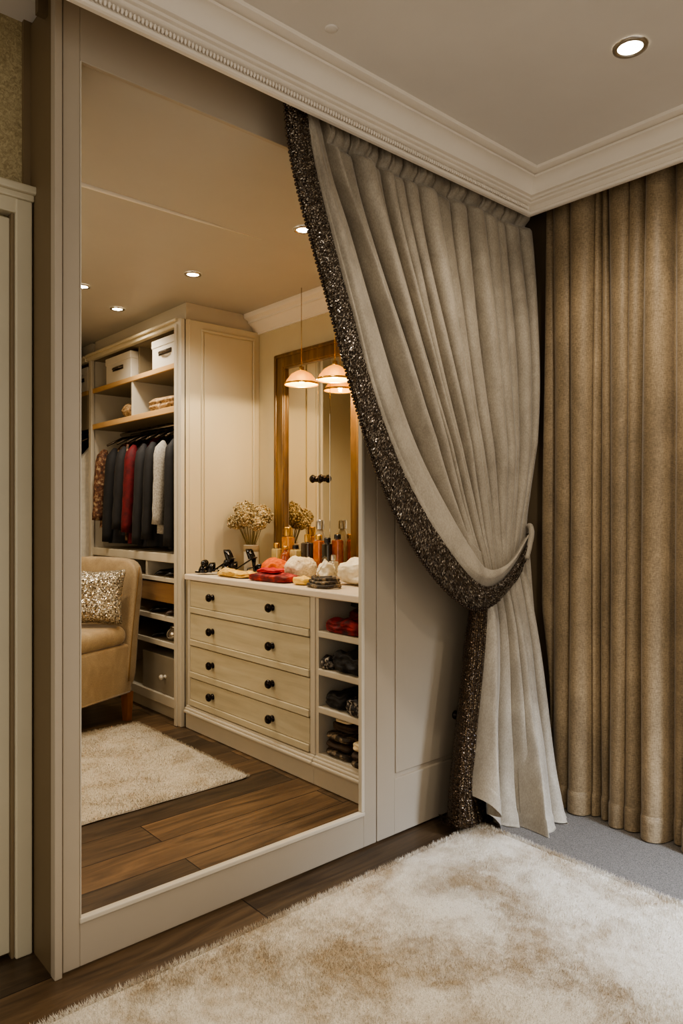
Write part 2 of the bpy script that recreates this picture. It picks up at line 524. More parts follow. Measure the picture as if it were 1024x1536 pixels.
add_box(bm, OX0 - .002, OX1 + .002, YD - 0.006, YD + 0.015, OZ0 - .002, OZ0 + 0.012, 0.003)
add_box(bm, OX1 - .012, OX1 + .002, YD - 0.004, YD + 0.015, OZ0 + .012, OZ1, 0.003)
add_box(bm, OX0, OX0 + .003, YD - 0.002, YD + 0.015, OZ0 + .012, OZ1, 0.001)
obj('bead_trim', bm, M['stile'], door)
# the post at its outer side
jb = struct(thing('trim_6', None, None, (0.65, YD, 0)))
obj('post', box(0.642, 0.661, YD - 0.008, 1.80 + 0.02, 0.0, 2.44, bev=0.002), M['door'], jb)
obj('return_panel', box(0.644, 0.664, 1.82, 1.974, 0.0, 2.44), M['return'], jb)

# plain second panel
pan = struct(thing('door_2', 'flat taupe sliding panel with one recessed field', None, (2.1, YD, 0)))
PX0, PX1 = 1.752, 2.42
RX0, RX1, RZ0, RZ1 = 1.838, 2.36, 0.205, 2.25
bm = BM()
add_box(bm, PX0, RX0, YD, YD + .04, .006, 2.43, .002)
add_box(bm, RX1, PX1, YD, YD + .04, .006, 2.43, .002)
add_box(bm, RX0, RX1, YD, YD + .04, .006, RZ0, .002)
add_box(bm, RX0, RX1, YD, YD + .04, RZ1, 2.43, .002)
obj('panel_frame', bm, M['door'], pan)
bm = BM()
add_box(bm, RX0, RX1, YD + .010, YD + .03, RZ0, RZ1)
add_box(bm, RX0 + .012, RX1 - .012, YD + .004, YD + .012, RZ0 + .014, RZ1 - .012, .004)
obj('recessed_field', bm, M['door'], pan)
hp = onY(682, 1072, YD)
bm = BM(); add_lathe(bm, [(0, 0), (0.017, 0), (0.017, .006), (.009, .01), (.009, .02), (.023, .028), (.025, .038), (.017, .046), (0, .049)], hp, 16, Matrix.Rotation(PI / 2, 4, 'X'))
obj('door_knob', bm, M['black_metal'], pan, True)

# pale cupboard door in the recess
d3 = struct(thing('door_3', 'pale panelled cupboard door under a moulded head', None, (0.3, 1.95, 0)))
obj('casing', box(0.598, 0.640, 1.945, 1.988, 0, 1.962, .004), M['cream_door'], d3)
bm = BM()
add_box(bm, -0.4, 0.640, 1.948, 1.988, 1.925, 1.965, .003)
add_box(bm, -0.4, 0.644, 1.940, 1.988, 1.962, 1.980, .004)
add_box(bm, -0.4, 0.650, 1.930, 1.988, 1.978, 2.000, .006)
obj('moulded_head', bm, M['cream_door'], d3)
obj('door_leaf', box(-0.2, 0.590, 1.968, 1.988, 0.012, 1.915, .002), M['cream_door'], d3)
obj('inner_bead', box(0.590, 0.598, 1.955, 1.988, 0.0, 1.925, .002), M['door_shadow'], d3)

# ================================================================== DRESSING ROOM: wardrobes
WX = 1.93            # front plane of wardrobe row
def carcass_bay(root, y0, y1, near_panel):
    P = lambda n, *a, m=M['carcass'], **k: obj(n, box(*a, **k), m, root)
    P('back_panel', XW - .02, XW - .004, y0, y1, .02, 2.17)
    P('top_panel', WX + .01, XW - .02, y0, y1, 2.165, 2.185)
    P('side_panel', WX + .005, XW - .02, y1 - .018, y1, .02, 2.165, m=M['stile'])
    cr = BM()
    add_box(cr, WX - .02, WX + .02, y0 + .002, y1 + .02, 2.165, 2.19, .004)
    add_box(cr, WX - .035, WX + .03, y0 + .002, y1 + .02, 2.188, 2.204, .004)
    obj('crown', cr, M['cream'], root)
    P('plinth', WX + .03, XW - .02, y0, y1, 0.001, .075, m=M['stile'])
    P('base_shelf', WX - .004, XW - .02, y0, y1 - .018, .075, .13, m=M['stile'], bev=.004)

ward = thing('open_wardrobe', 'open cream wardrobe full of dark clothes, its panelled end beside the chest', 'wardrobe', (WX, 4.1, 0))
Y0, Y1 = 3.50, 4.72
carcass_bay(ward, Y0, Y1, True)
# panelled end
bm = BM()
add_box(bm, WX, XW, 3.468, 3.50, .001, 2.20, .003)
ex0, ex1, ez0, ez1 = 2.045, 2.372, .70, 2.145
for (a, b_, c, d) in ((ex0 - .012, ex0, ez0, ez1), (ex1, ex1 + .012, ez0, ez1), (ex0 - .012, ex1 + .012, ez1, ez1 + .014)):
    add_box(bm, a, b_, 3.459, 3.469, c, d, .003)
add_box(bm, ex0 + .006, ex1 - .006, 3.463, 3.469, ez0, ez1 - .006, .003)
add_box(bm, WX + .03, WX + .036, 3.465, 3.469, .001, 2.2, .001)
obj('end_panel', bm, M['cream'], ward)
bm = BM()
add_box(bm, WX - .022, WX + .012, 3.468, 3.532, .001, 2.20, .004)
obj('front_stile', bm, M['stile'], ward)
bm = BM(); add_box(bm, WX - .030, WX - .021, 3.500, 3.528, .001, 2.17, .003); obj('stile_bead', bm, M['stile'], ward)
obj('far_stile', box(WX - .012, WX + .01, Y1 - .03, Y1 + .01, .001, 2.17, .003), M['stile'], ward)
def shelf(root, y0, y1, zt, th=.028, edge=M['shelfwood'], x0=WX):
    s = obj('shelf', box(x0 + .012, XW - .02, y0, y1, zt - th, zt), M['carcass'], root)
    obj('shelf_edge', box(x0 - .002, x0 + .014, y0, y1, zt - th, zt, .003), edge, s)
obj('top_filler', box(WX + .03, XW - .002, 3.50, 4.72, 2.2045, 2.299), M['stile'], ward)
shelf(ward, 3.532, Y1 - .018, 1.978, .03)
shelf(ward, 3.532, Y1 - .018, 1.742, .035)
DV = 4.11
dv = BM(); add_box(dv, WX + .004, XW - .02, DV - .011, DV + .011, 1.742, 1.948, .002)
obj('divider', dv, M['stile'], ward)
obj('divider', box(WX + .05, XW - .02, DV - .01, DV + .01, 1.978, 2.165), M['carcass'], ward)
shelf(ward, 3.532, Y1 - .018, .925, .05, M['stile'])
for yy in (3.92, 4.24): obj('divider', box(WX + .004, XW - .02, yy - .011, yy + .011, .79, .875, .002), M['stile'], ward)
shelf(ward, 3.532, Y1 - .018, .79, .025, M['stile'])
dr = obj('drawer', box(WX + .004, XW - .06, 3.54, 4.1, .648, .757, .003), M['brownwood'], ward, label='brown wooden drawer')
for zt in (.575, .43): shelf(ward, 3.532, Y1 - .018, zt, .03, M['stile'])
bm = BM(); add_tube(bm, [(2.135, 3.51, 1.686), (2.135, Y1 - .02, 1.686)], .012, 12)
obj('hanging_rail', bm, M['chrome'], ward, True)

ward2 = thing('open_wardrobe', 'narrow grey wardrobe bay past the dark clothes with one cream coat', 'wardrobe', (WX, 5.1, 0))
carcass_bay(ward2, 4.762, 5.66, False)
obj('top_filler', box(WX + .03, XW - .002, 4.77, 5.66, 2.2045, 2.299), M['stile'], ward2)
shelf(ward2, 4.78, 5.64, 1.978, .03)
shelf(ward2, 4.78, 5.64, 1.78, .03)
obj('fascia_panel', box(WX - .004, WX + .010, 4.765, 5.66, 1.715, 1.947, .003), M['carcass'], ward2)
obj('side_panel', box(WX + .005, XW - .02, 4.746, 4.762, .02, 2.165), M['carcass'], ward2)
bm = BM(); add_tube(bm, [(2.08, 4.762, 1.728), (2.08, 5.64, 1.728)], .012, 12)
obj('hanging_rail', bm, M['chrome'], ward2, True)

# storage boxes
def storage_box(y0, y1, z0, h, label, x0=WX + .01, handle=True, m=None, d=.32):
    t = thing('storage_box', label, 'box', (x0, (y0 + y1) / 2, z0), 0, 'storage boxes in the wardrobe')
    m = m or M['whitebox']
    obj('box_body', box(x0, x0 + d, y0, y1, z0, z0 + h - .03, .004), m, t)
    obj('lid', box(x0 - .004, x0 + d + .004, y0 - .004, y1 + .004, z0 + h - .045, z0 + h, .004), m, t)
    if handle:
        yc = (y0 + y1) / 2; zc = z0 + h * .5
        bm = BM()
        add_box(bm, x0 - .004, x0 + .001, yc - .075, yc + .075, zc - .013, zc + .013, .002)
        add_tube(bm, [(x0, yc - .06, zc), (x0 - .016, yc - .045, zc - .003), (x0 - .02, yc, zc - .006), (x0 - .016, yc + .045, zc - .003), (x0, yc + .06, zc)], .005, 8)
        obj('handle', bm, M['gun'], t, label='dark metal pull handle')
    return t
storage_box(3.545, 3.86, 1.9785, .165, 'white lidded box on top shelf next to the panelled end')
storage_box(4.14, 4.50, 1.9785, .165, 'white lidded box on top shelf over the patterned hat')
storage_box(4.80, 5.06, 1.9785, .165, 'white lidded box above the cream coat')
def knob_bm(loc, r=.016, axis=-1):
    bm = BM()
    rot = Matrix.Rotation(-PI / 2, 4, 'Y'); r *= 1.22
    add_lathe(bm, [(0, -.002), (r * .8, -.002), (r * .75, .004), (r * .4, .008), (r * .38, .014), (r * .95, .019), (r * 1.05, .026), (r * .8, .034), (0, .037)], loc, 18, rot)
    return bm
tb = thing('drawer_box', 'grey drawer box with round pale knob at the wardrobe foot', 'box', (WX, 3.7, .131))
obj('box_body', box(WX + .01, XW - .08, 3.56, 3.98, .1305, .345, .004), plain('grey_box', (150, 140, 122), .5), tb)
obj('knob', knob_bm((WX + .01, 3.70, .23), .012), M['whitebox'], tb, True)

# ---- soft goods
def soft_pile(w, d, h, seed, layers=3, amp=.012, nx=26, ny=20, nz=18, p=5.0):
    """a folded garment: rounded slab with fold lines round the sides; origin at bottom centre; x depth d, y width w"""
    b = bmesh.new()
    bmesh.ops.create_cube(b, size=2)
    bmesh.ops.subdivide_edges(b, edges=b.edges[:], cuts=19, use_grid_fill=True)
    for v in b.verts:
        x, y, z = v.co
        L = (abs(x) ** p + abs(y) ** p + abs(z) ** p) ** (1 / p)
        x, y, z = x / L, y / L, z / L
        side = max(abs(x), abs(y))
        g = 1 - .05 * (0.5 - 0.5 * math.cos(2 * PI * (z * .5 + .5) * layers)) * min(1, side ** 6)
        n1 = fbm(x + seed, y * 1.3, z, 1.6); n2 = fbm(x, y + seed, z * 2, 4.2)
        x = x * g + amp / d * 2 * (n1 + .28 * n2); y = y * g + amp / w * 2 * (n1 - .28 * n2)
        zz = (z + 1) / 2 * h
        zz += (z + 1) / 2 * amp * (1.6 * fbm(x * 1.2, y * 1.2, seed, 1.4) + .3 * n2)
        v.co = Vector((x * d / 2, y * w / 2, max(0, zz)))
    return b

def cloth_item(name, label, cat, x, y, z, w, d, h, mat, seed, layers=3, rz=0, amp=.012, group=None, p=5.0):
    b = soft_pile(w, d, h, seed, layers, amp, p=p)
    b.transform(Matrix.Rotation(rz, 4, 'Z'))
    o = obj(name, b, mat, None, True)
    o.location = (x, y, z + .0008)
    return tag(o, label, cat, group)

M['blk'] = plain('black_cloth', (24, 22, 22), .75, var=.3, vscale=20, bump=.4, bscale=220)
M['blk2'] = patches('black_speckled_cloth', [(16, 15, 15), (30, 28, 27), (150, 140, 128)], .6, 60, .3)
M['red'] = patches('red_cloth', [(70, 12, 16), (108, 20, 26)], .7, 30, .3)
M['redblk'] = patches('red_pattern_cloth', [(20, 16, 16), (112, 18, 24), (150, 28, 34)], .7, 24, .3)
M['floral'] = patches('black_white_pattern', [(18, 16, 16), (40, 34, 32), (210, 200, 184)], .6, 48, .3, hard=.02)
M['brown'] = patches('brown_cloth', [(40, 30, 22), (74, 56, 40)], .7, 20, .3)
M['strip'] = patches('striped_dark_cloth', [(26, 22, 20), (60, 50, 40), (160, 140, 110)], .6, 40, .3)
M['creamcloth'] = plain('cream_cloth', (232, 212, 172), .75, var=.1, vscale=20, bump=.3, bscale=200)
M['tanpat'] = patches('tan_pattern_knit', [(90, 66, 44), (168, 134, 92), (206, 180, 140)], .8, 55, .5)
M['greyknit'] = patches('pale_grey_knit', [(140, 134, 124), (188, 182, 170)], .85, 120, .6, 260)
M['creamcoat'] = plain('cream_wool', (218, 208, 188), .85, var=.08, vscale=40, bump=.5, bscale=240)
M['orange_pat'] = patches('ethnic_pattern', [(48, 38, 30), (104, 66, 46), (168, 146, 112)], .75, 46, .3)
M['navy'] = plain('charcoal_cloth', (32, 30, 30), .75, var=.25, vscale=16, bump=.4, bscale=220)

# folded things in the two cubbies of the wardrobe
cloth_item('folded_blanket', 'fringed tan blanket folded in the cubby next to the panelled end', 'blanket', 2.10, 3.80, 1.742, .36, .30, .085, M['tanpat'], 3, 3)
cloth_item('knit_hat', 'patterned tan knit hat lying in the far cubby', 'hat', 2.07, 4.27, 1.742, .22, .22, .10, M['tanpat'], 8, 2, p=2.6, amp=.015)

# garments on the rail
def garment(name, label, cat, y, zb, mat, w=.37, th=.085, seed=1, sleeve=True, zs=1.63, cuff=None, x=2.135, trim=None, zr=1.686):
    t = thing(name, label, cat, (x, y, 1.66), 0, 'clothes hanging in the wardrobe')
    n, mrows = 40, 34
    P = np.zeros((n, mrows, 3))
    for j in range(mrows):
        v = j / (mrows - 1); z = zs - (zs - zb) * v
        sh = min(1, .42 + 3.4 * v) if v < .2 else 1.0
        wx = w / 2 * (sh if v < .17 else 1.0) * (1 + .06 * v)
        ty = th / 2 * (.45 + .55 * min(1, v * 6)) * (1 + .12 * math.sin(v * 5 + seed))
        for i in range(n):
            a = 2 * PI * i / n
            cx_, sy_ = math.cos(a), math.sin(a)
            fold = 1 + .16 * v * fbm(cx_ * 2 + seed, sy_ * 2, v * .8, 2.2)
            P[i, j] = (x + wx * math.copysign(abs(cx_) ** .8, cx_) * (1 + .03 * fbm(seed, v * 3, cx_)), y + ty * math.copysign(abs(sy_) ** .8, sy_) * fold + .012 * fbm(cx_ * 3, v * 2, seed, 1.5), z - .06 * abs(cx_) ** 1.5 * (1 - v) ** 2 + .012 * v * fbm(cx_ * 2, seed, 1, 1.5))
    bm = grid_bm(P, close=True)
    bmesh.ops.recalc_face_normals(bm, faces=bm.faces[:])
    body = obj('body', bm, mat, t, True)
    if sleeve:
        for s in (-1, 1):
            L = (zs - zb) * (.84 + .05 * math.sin(seed * 2.1))
            pts, rad = [], []
            for k in range(12):
                q = k / 11
                pts.append((x + s * (w / 2 * .92 + .035 * q ** .5), y - .010 - .020 * math.sin(q * 2.2 + seed * .3), zs - .065 - L * q))
                rad.append((.012 if k == 0 else .040 if k == 1 else .047 - .012 * q) + .005 * fbm(q * 7, seed, s, 1.2))
            bm = BM(); add_tube(bm, pts, rad, 14)
            obj('sleeve', bm, cuff or mat, t, True)
    bm = BM()
    add_tube(bm, [(x - w / 2 * .8, y, zs - .035), (x - .05, y, zs + .02), (x, y, zs + .032), (x + .05, y, zs + .02), (x + w / 2 * .8, y, zs - .035)], .007, 8)
    hk = [(x, y, zs + .03), (x, y, zr - .030)] + [(x + .0165 * math.cos(a_), y, zr + .0165 * math.sin(a_)) for a_ in (-.9, -.3, .4, 1.0, 1.6, 2.2, 2.9)]
    add_tube(bm, hk, .0025, 6)
    obj('hanger', bm, M['gun'], t, True)
    if trim:
        bm = BM(); add_tube(bm, [(x - w / 2 - .012, y + .0, zs - .06), (x - w / 2 - .02, y - .01, zs - .35), (x - w / 2 - .022, y, zb + .02)], .008, 8)
        obj('edging', bm, trim, t, True)
    return t
garment('black_jacket', 'black jacket hanging against the panelled end, beside pale grey cardigan', 'jacket', 3.655, .955, M['blk'], seed=1)
garment('knit_cardigan', 'pale grey knitted cardigan hanging between black jackets', 'cardigan', 3.79, 1.03, M['greyknit'], th=.08, seed=2)
garment('black_dress', 'long black dress hanging just behind the pale grey cardigan', 'dress', 3.915, .955, M['blk'], seed=3, th=.09)
garment('black_coat', 'long black coat hanging in front of the red blouse', 'coat', 4.035, .952, M['navy'], seed=4, th=.10)
garment('red_blouse', 'bright red blouse hanging among black coats', 'blouse', 4.155, .965, M['red'], seed=5, th=.07, w=.39, trim=M['orange_pat'])
garment('black_blazer', 'charcoal blazer hanging on the far side of the red blouse', 'jacket', 4.285, 1.02, M['navy'], seed=6, th=.10, w=.385)
garment('black_parka', 'black zipped parka hanging next to the patterned tunic', 'jacket', 4.425, .955, M['blk'], seed=7, th=.11, w=.39)
garment('patterned_tunic', 'orange patterned tunic hanging at the far end of the dark row', 'tunic', 4.575, 1.05, M['orange_pat'], seed=8, th=.07, w=.39)
garment('cream_coat', 'long cream wool coat hanging alone past the dark row', 'coat', 4.90, .76, M['creamcoat'], seed=9, th=.11, zs=1.672, w=.40, zr=1.728, x=2.08)

# shoes and small things on the low shelves
def shoe(label, x, y, z, rz, mat, heel=.018):
    t = thing('court_shoe', label, 'shoe', (x, y, z + .0045), rz, 'shoes on the wardrobe shelves')
    n, mm = 16, 14
    P = np.zeros((n, mm, 3))
    for j in range(mm):
        v = j / (mm - 1); xx = -.12 + .24 * v
        wd = .036 * (1 - .35 * math.cos(v * 2 * PI)) * (1 if v < .8 else max(.1, (1 - v) / .2) ** .6)
        hh = .042 - .015 * v if v < .9 else .03 * max(.15, (1 - v) / .1)
        bz = heel * max(0, 1 - v * 1.7) 
        for i in range(n):
            a = 2 * PI * i / n
            P[i, j] = (xx, wd * math.cos(a), bz + hh / 2 + hh / 2 * math.sin(a) * (1 if v < .9 else .7) + .002)
    bm = grid_bm(P, close=True); bmesh.ops.recalc_face_normals(bm, faces=bm.faces[:])
    obj('upper', bm, mat, t, True, world=False)
    bm = BM(); add_tube(bm, [(-.105, 0, heel + .01), (-.107, 0, .001)], [.02, .012], 10)
    obj('heel', bm, mat, t, True, world=False)
    return t
gb = plain('black_patent', (20, 18, 18), .15, var=.2)
shoe('black patent shoe on the shelf under the hanging coats', 2.04, 3.66, .79, 2.9, gb)
shoe('black patent shoe next to another under the hanging coats', 2.05, 3.80, .79, 3.0, gb)
shoe('dark brown shoe on the shelf below the wooden drawer', 2.04, 3.66, .575, 3.0, plain('brown_leather', (60, 42, 28), .3))
shoe('black shoe beside the dark brown one below the wooden drawer', 2.04, 3.84, .575, 2.9, gb)
shoe('black shoe lying behind the glass jar on the lower shelf', 2.06, 3.86, .43, 3.1, gb)
tj = thing('glass_jar', 'round shiny glass jar on the lower wardrobe shelf', 'jar', (2.0, 3.70, .4305))
bm = BM(); add_lathe(bm, [(0, 0), (.03, 0), (.045, .014), (.049, .034), (.041, .056), (.026, .066), (.026, .07), (0, .07)], (2.0, 3.70, .4305), 24)
obj('jar_body', bm, plain('silvered_glass', (190, 184, 176), .08, metal=.85), tj, True)
bm = BM(); add_lathe(bm, [(0, 0), (.028, 0), (.024, .01), (.007, .016), (.01, .026), (0, .032)], (2.0, 3.70, .4305 + .0705), 20)
obj('lid', bm, M['chrome'], tj, True)
# black spotlight clipped on the crown
ts = thing('spotlight', 'small black spotlight clipped above the far wardrobe bay', 'light', (1.88, 4.95, 2.24))
bm = BM(); add_tube(bm, [(1.885, 4.95, 2.2055), (1.885, 4.95, 2.25)], .008, 8); obj('stem', bm, M['black_metal'], ts, True)
bm = BM(); add_lathe(bm, [(0, 0), (.03, 0), (.034, .02), (.03, .08), (0, .085)], (1.86, 4.95, 2.26), 16, Matrix.Rotation(PI / 2, 4, 'Y')); obj('lamp_head', bm, M['black_metal'], ts, True)

# ================================================================== chest, shelf unit, worktop
DX = 1.945; ZT = .825
chest = thing('chest_of_drawers', 'pale limed oak chest of four wide drawers under the worktop', 'chest of drawers', (DX, 2.93, 0))
bm = BM(); add_box(bm, DX + .012, XW - .004, 2.395, 3.455, .06, ZT - .03)
obj('carcass', bm, M['stile'], chest)
for ya, yb in ((3.425, 3.456), (2.373, 2.405)): obj('front_stile', box(DX - .004, DX + .013, ya, yb, .123, ZT - .03, .002), M['stile'], chest)
def base_mould(root, y0, y1):
    bm = BM()
    add_box(bm, DX - .012, XW - .01, y0, y1, .001, .085, .002)
    add_box(bm, DX - .028, DX + .02, y0, y1, .083, .100, .006)
    add_box(bm, DX - .020, DX + .02, y0, y1, .098, .112, .005)
    add_box(bm, DX - .010, DX + .02, y0, y1, .110, .122, .004)
    obj('plinth', bm, M['stile'], root)
base_mould(chest, 2.3725, 3.457)
for z0, z1 in ((.62, .79), (.447, .615), (.275, .442), (.126, .270)):
    dr = obj('drawer', box(DX - .004, DX + .01, 2.409, 3.422, z0 + .034, z1, .002), M['drawer'], chest)
    obj('drawer_lip', box(DX - .011, DX + .006, 2.409, 3.422, z0 + .001, z0 + .032, .003), M['drawer'], dr)
    zc = z0 + .034 + (z1 - z0 - .034) * .48
    for yy in (3.195, 2.678):
        obj('knob', knob_bm((DX - .004, yy, zc), .0165), M['black_metal'], dr, True)
unit = thing('open_shelf_unit', 'open shelf unit of folded clothes beside the drawers', 'shelf unit', (DX, 2.2, 0))
P = lambda n, *a, m=M['stile'], **k: obj(n, box(*a, **k), m, unit)
P('side_panel', DX + .0, XW - .02, 1.985, 2.005, .12, ZT - .03)
P('side_panel', DX + .0, XW - .02, 2.352, 2.3715, .12, ZT - .03)
P('back_panel', XW - .02, XW - .005, 1.985, 2.3715, .06, ZT - .03, m=M['carcass'])
base_mould(unit, 1.985, 2.3715)
P('base_shelf', DX - .002, XW - .02, 2.005, 2.352, .122, .134)
for z in (.655, .495, .335): P('shelf', DX - .006, XW - .02, 2.005, 2.352, z - .028, z, bev=.005)
wt = tag(obj('worktop', box(DX - .022, XW - .002, 1.98, 3.457, ZT - .0295, ZT, .005), M['worktop']), 'pale painted worktop over the drawers and open shelves', 'worktop')

G = 'folded clothes on the open shelves'
def fold_on(name, label, cat, x, y, z, w, d, h, m, seed, layers=2, amp=.010): cloth_item(name, label, cat, x, y, z, w, d, h, M[m], seed, layers, 0, amp, G)
fold_on('folded_sweater', 'red sweater with patterned edge folded on the highest open shelf', 'clothes', 1.995, 2.205, .655, .22, .12, .055, 'redblk', 11)
fold_on('folded_sweater', 'black and red folded sweater lying behind the patterned red one', 'clothes', 2.17, 2.215, .655, .24, .19, .078, 'red', 12)
fold_on('folded_scarf', 'black scarf folded over the red sweater at the back', 'scarf', 2.17, 2.215, .743, .23, .18, .028, 'blk', 13, 1, .006)
fold_on('folded_shirt', 'shiny black top crumpled on the second open shelf', 'clothes', 2.01, 2.185, .495, .18, .14, .075, 'blk', 14, 2, .016)
fold_on('folded_shirt', 'black and white speckled top tucked beside the shiny black one', 'clothes', 1.985, 2.312, .495, .06, .09, .05, 'floral', 15, 2, .008)
fold_on('folded_shirt', 'plain black top folded behind the crumpled shiny one', 'clothes', 2.20, 2.21, .495, .24, .18, .10, 'navy', 16)
fold_on('folded_jeans', 'dark grey folded jeans on the third open shelf', 'clothes', 2.05, 2.268, .335, .13, .20, .06, 'navy', 17, 3)
fold_on('folded_blouse', 'black, white and pink floral blouse folded beside dark grey jeans', 'clothes', 2.00, 2.115, .335, .14, .13, .065, 'floral', 18, 2, .012)
fold_on('folded_shirt', 'pink and black top folded behind the floral blouse', 'clothes', 2.26, 2.20, .335, .24, .15, .08, 'redblk', 19)
for k, (lb, mm) in enumerate((('brown trousers folded at the foot of the thicker lowest pile', 'strip'), ('dark striped trousers folded midway in the thicker lowest pile', 'brown'), ('dark trousers folded high in the thicker lowest pile', 'strip'))):
    fold_on('folded_trousers', lb, 'clothes', 2.05, 2.25, .134 + .034 * k, .17 - .004 * k, .20, .029, mm, 21 + k, 2, .004)
fold_on('folded_shirt', 'brown shirt draped over the thicker lowest pile', 'clothes', 2.07, 2.25, .236, .15, .18, .034, 'brown', 26, 1, .004)
fold_on('folded_cloth', 'small cream cloth tucked on the brown shirt', 'cloth', 2.02, 2.25, .276, .09, .08, .012, 'creamcloth', 27, 1, .002)
for k, (lb, mm) in enumerate((('dark striped trousers folded at the foot of the cream topped pile', 'strip'), ('dark brown trousers folded in the cream topped pile', 'brown'))):
    fold_on('folded_trousers', lb, 'clothes', 2.01, 2.085, .134 + .032 * k, .13, .16, .027, mm, 31 + k, 2, .004)
fold_on('folded_shirt', 'cream shirt folded on dark trousers on the lowest open shelf', 'clothes', 2.01, 2.085, .199, .12, .15, .034, 'creamcloth', 35, 1, .004)

# ---- on the worktop
ZW = ZT
def at_top(px, py, z=ZW): return onZ(px, py, z)
# vase
vx, vy = 2.265, 3.325
vase = thing('vase', 'small white ceramic vase standing by the panelled end', 'vase', (vx, vy, ZW + .0005))
bm = BM(); add_lathe(bm, [(0, 0), (.036, 0), (.040, .006), (.041, .10), (.043, .150), (.039, .152), (.036, .14), (.035, .02), (0, .02)], (vx, vy, ZW + .0005), 28)
obj('vase_body', bm, plain('vase_ceramic', (226, 216, 196), .35), vase, True, angle=50)
bm = BM(); add_lathe(bm, [(.0425, 0), (.0445, .002), (.0445, .03), (.0425, .032)], (vx, vy, ZW + .115), 28)
obj('band', bm, plain('sandy_band', (176, 156, 122), .7), vase, True)
fl = thing('dried_flowers', 'bunch of dried beige hydrangea heads in the white vase', 'flowers', (vx, vy, ZW + .15))
M['flower'] = patches('dried_petals', [(84, 68, 38), (150, 128, 84), (236, 224, 192)], .8, 130, .2)
M['stem'] = plain('dried_stem', (140, 124, 74), .7)
rnd = random.Random(3)
heads = [(-.055, -.03, 1.125, .062), (.03, -.05, 1.14, .066), (-.02, .03, 1.165, .062), (.045, .03, 1.12, .058), (-.015, -.07, 1.095, .052), (-.075, .03, 1.10, .05)]
for (dx, dy, z, r) in heads:
    bm = BM(); add_tube(bm, [(vx + dx * .12, vy + dy * .12, ZW + .03), (vx + dx * .3, vy + dy * .3, ZW + .15), (vx + dx * .85, vy + dy * .85, z - r * .5)], .0028, 6)
    st = obj('stem', bm, M['stem'], fl, True)
    bm = BM()
    for k in range(230):
        u, v = rnd.uniform(-1, 1), rnd.uniform(0, 2 * PI)
        if u < -.75: continue
        q = math.sqrt(1 - u * u); rr = r * rnd.uniform(.86, 1.04)
        add_ico(bm, (vx + dx + rr * q * math.cos(v), vy + dy + rr * q * math.sin(v), z + rr * u * .85), rnd.uniform(.0045, .008), 1)
    add_ico(bm, (vx + dx, vy + dy, z), r * .82, 2)
    obj('flower_head', bm, M['flower'], st)
for k in range(8):
    a = k * 2 * PI / 8 + .3
    bm = BM(); add_tube(bm, [(vx + .01 * math.cos(a), vy + .01 * math.sin(a), ZW + .03), (vx + .026 * math.cos(a), vy + .026 * math.sin(a), ZW + .16), (vx + .06 * math.cos(a), vy + .06 * math.sin(a), ZW + .25)], .002, 5)
    obj('stem', bm, M['stem'], fl, True)

# perfume bottles
def bottle(label, px, X, w, h, shape, mat, capm, cap_h=.03, cap_r=.014, rz=0.0, z=ZW):
    p = onX(px, 850, X)
    t = thing('perfume_bottle', label, 'bottle', (p.x, p.y, z + .0005), rz, 'perfume bottles before the mirror')
    h *= 1.3; w *= 1.08; cap_h *= 1.3; cap_r *= 1.2
    bm = BM()
    if shape == 'square':
        add_box(bm, -w / 2 * .7, w / 2 * .7, -w / 2, w / 2, 0, h, min(.01, w * .15), 3)
        add_lathe(bm, [(cap_r * .6, h - .002), (cap_r * .6, h + .012)], (0, 0, 0), 16)
    elif shape == 'round':
        r = w / 2
        add_lathe(bm, [(0, 0), (r * .6, 0)] + [(r * math.sin(PI * (.2 + .7 * i / 10)), r - r * math.cos(PI * (.2 + .7 * i / 10)) - r * .19) for i in range(11)] + [(cap_r * .6, h), (cap_r * .6, h + .012)], seg=24)
    else:
        r = w / 2
        add_lathe(bm, [(0, 0), (r * .92, 0), (r, .006), (r, h * .82), (r * .85, h * .92), (cap_r * .7, h), (cap_r * .6, h + .012), (0, h + .012)], seg=24)
    obj('bottle_body', bm, mat, t, True, world=False, angle=40)
    bm = BM()
    if capm is M['chrome'] or shape == 'square':
        add_lathe(bm, [(0, h + .004), (cap_r, h + .004), (cap_r, h + .004 + cap_h * .85), (cap_r * .8, h + .004 + cap_h), (0, h + .004 + cap_h)], seg=18)
    else:
        add_sphere(bm, (0, 0, h + .004 + cap_h * .6), cap_h * .6, 16, 10)
    obj('cap', bm, capm, t, True, world=False, angle=40)
    return t
BA = bottle_mat('amber_glass', (196, 116, 30), (224, 160, 64))
BP = bottle_mat('pale_straw_glass', (222, 200, 140), (196, 168, 100))
BD = bottle_mat('dark_glass', (34, 22, 16), (58, 34, 20))
BO = bottle_mat('orange_glass', (188, 88, 24), (214, 124, 48))
BC = bottle_mat('clear_glass', (214, 204, 180), (190, 176, 146))
BR = bottle_mat('rust_glass', (140, 62, 22), (182, 92, 40))
gc = plain('gilt_cap', (196, 152, 78), .25, metal=.9)
bc = plain('black_cap', (22, 19, 18), .25)
bottle('short pale straw perfume bottle closest to the vase', 415, 2.30, .05, .105, 'square', BP, gc, .02)
bottle('tall amber perfume bottle with gilt ball cap behind the pale straw one', 432, 2.325, .06, .155, 'square', BA, gc, .035, .02)
bottle('round rust perfume bottle between the pale straw and cream ones', 428, 2.27, .052, .095, 'column', BR, gc, .02)
bottle('wide cream perfume bottle before the tall amber one', 443, 2.30, .055, .105, 'square', BP, bc, .015)
bottle('dark square perfume bottle in the middle of the row', 461, 2.30, .06, .135, 'square', BD, gc, .03, .013)
bottle('tall clear perfume bottle with a round silver stopper', 480, 2.33, .05, .185, 'column', BC, M['chrome'], .035, .018)
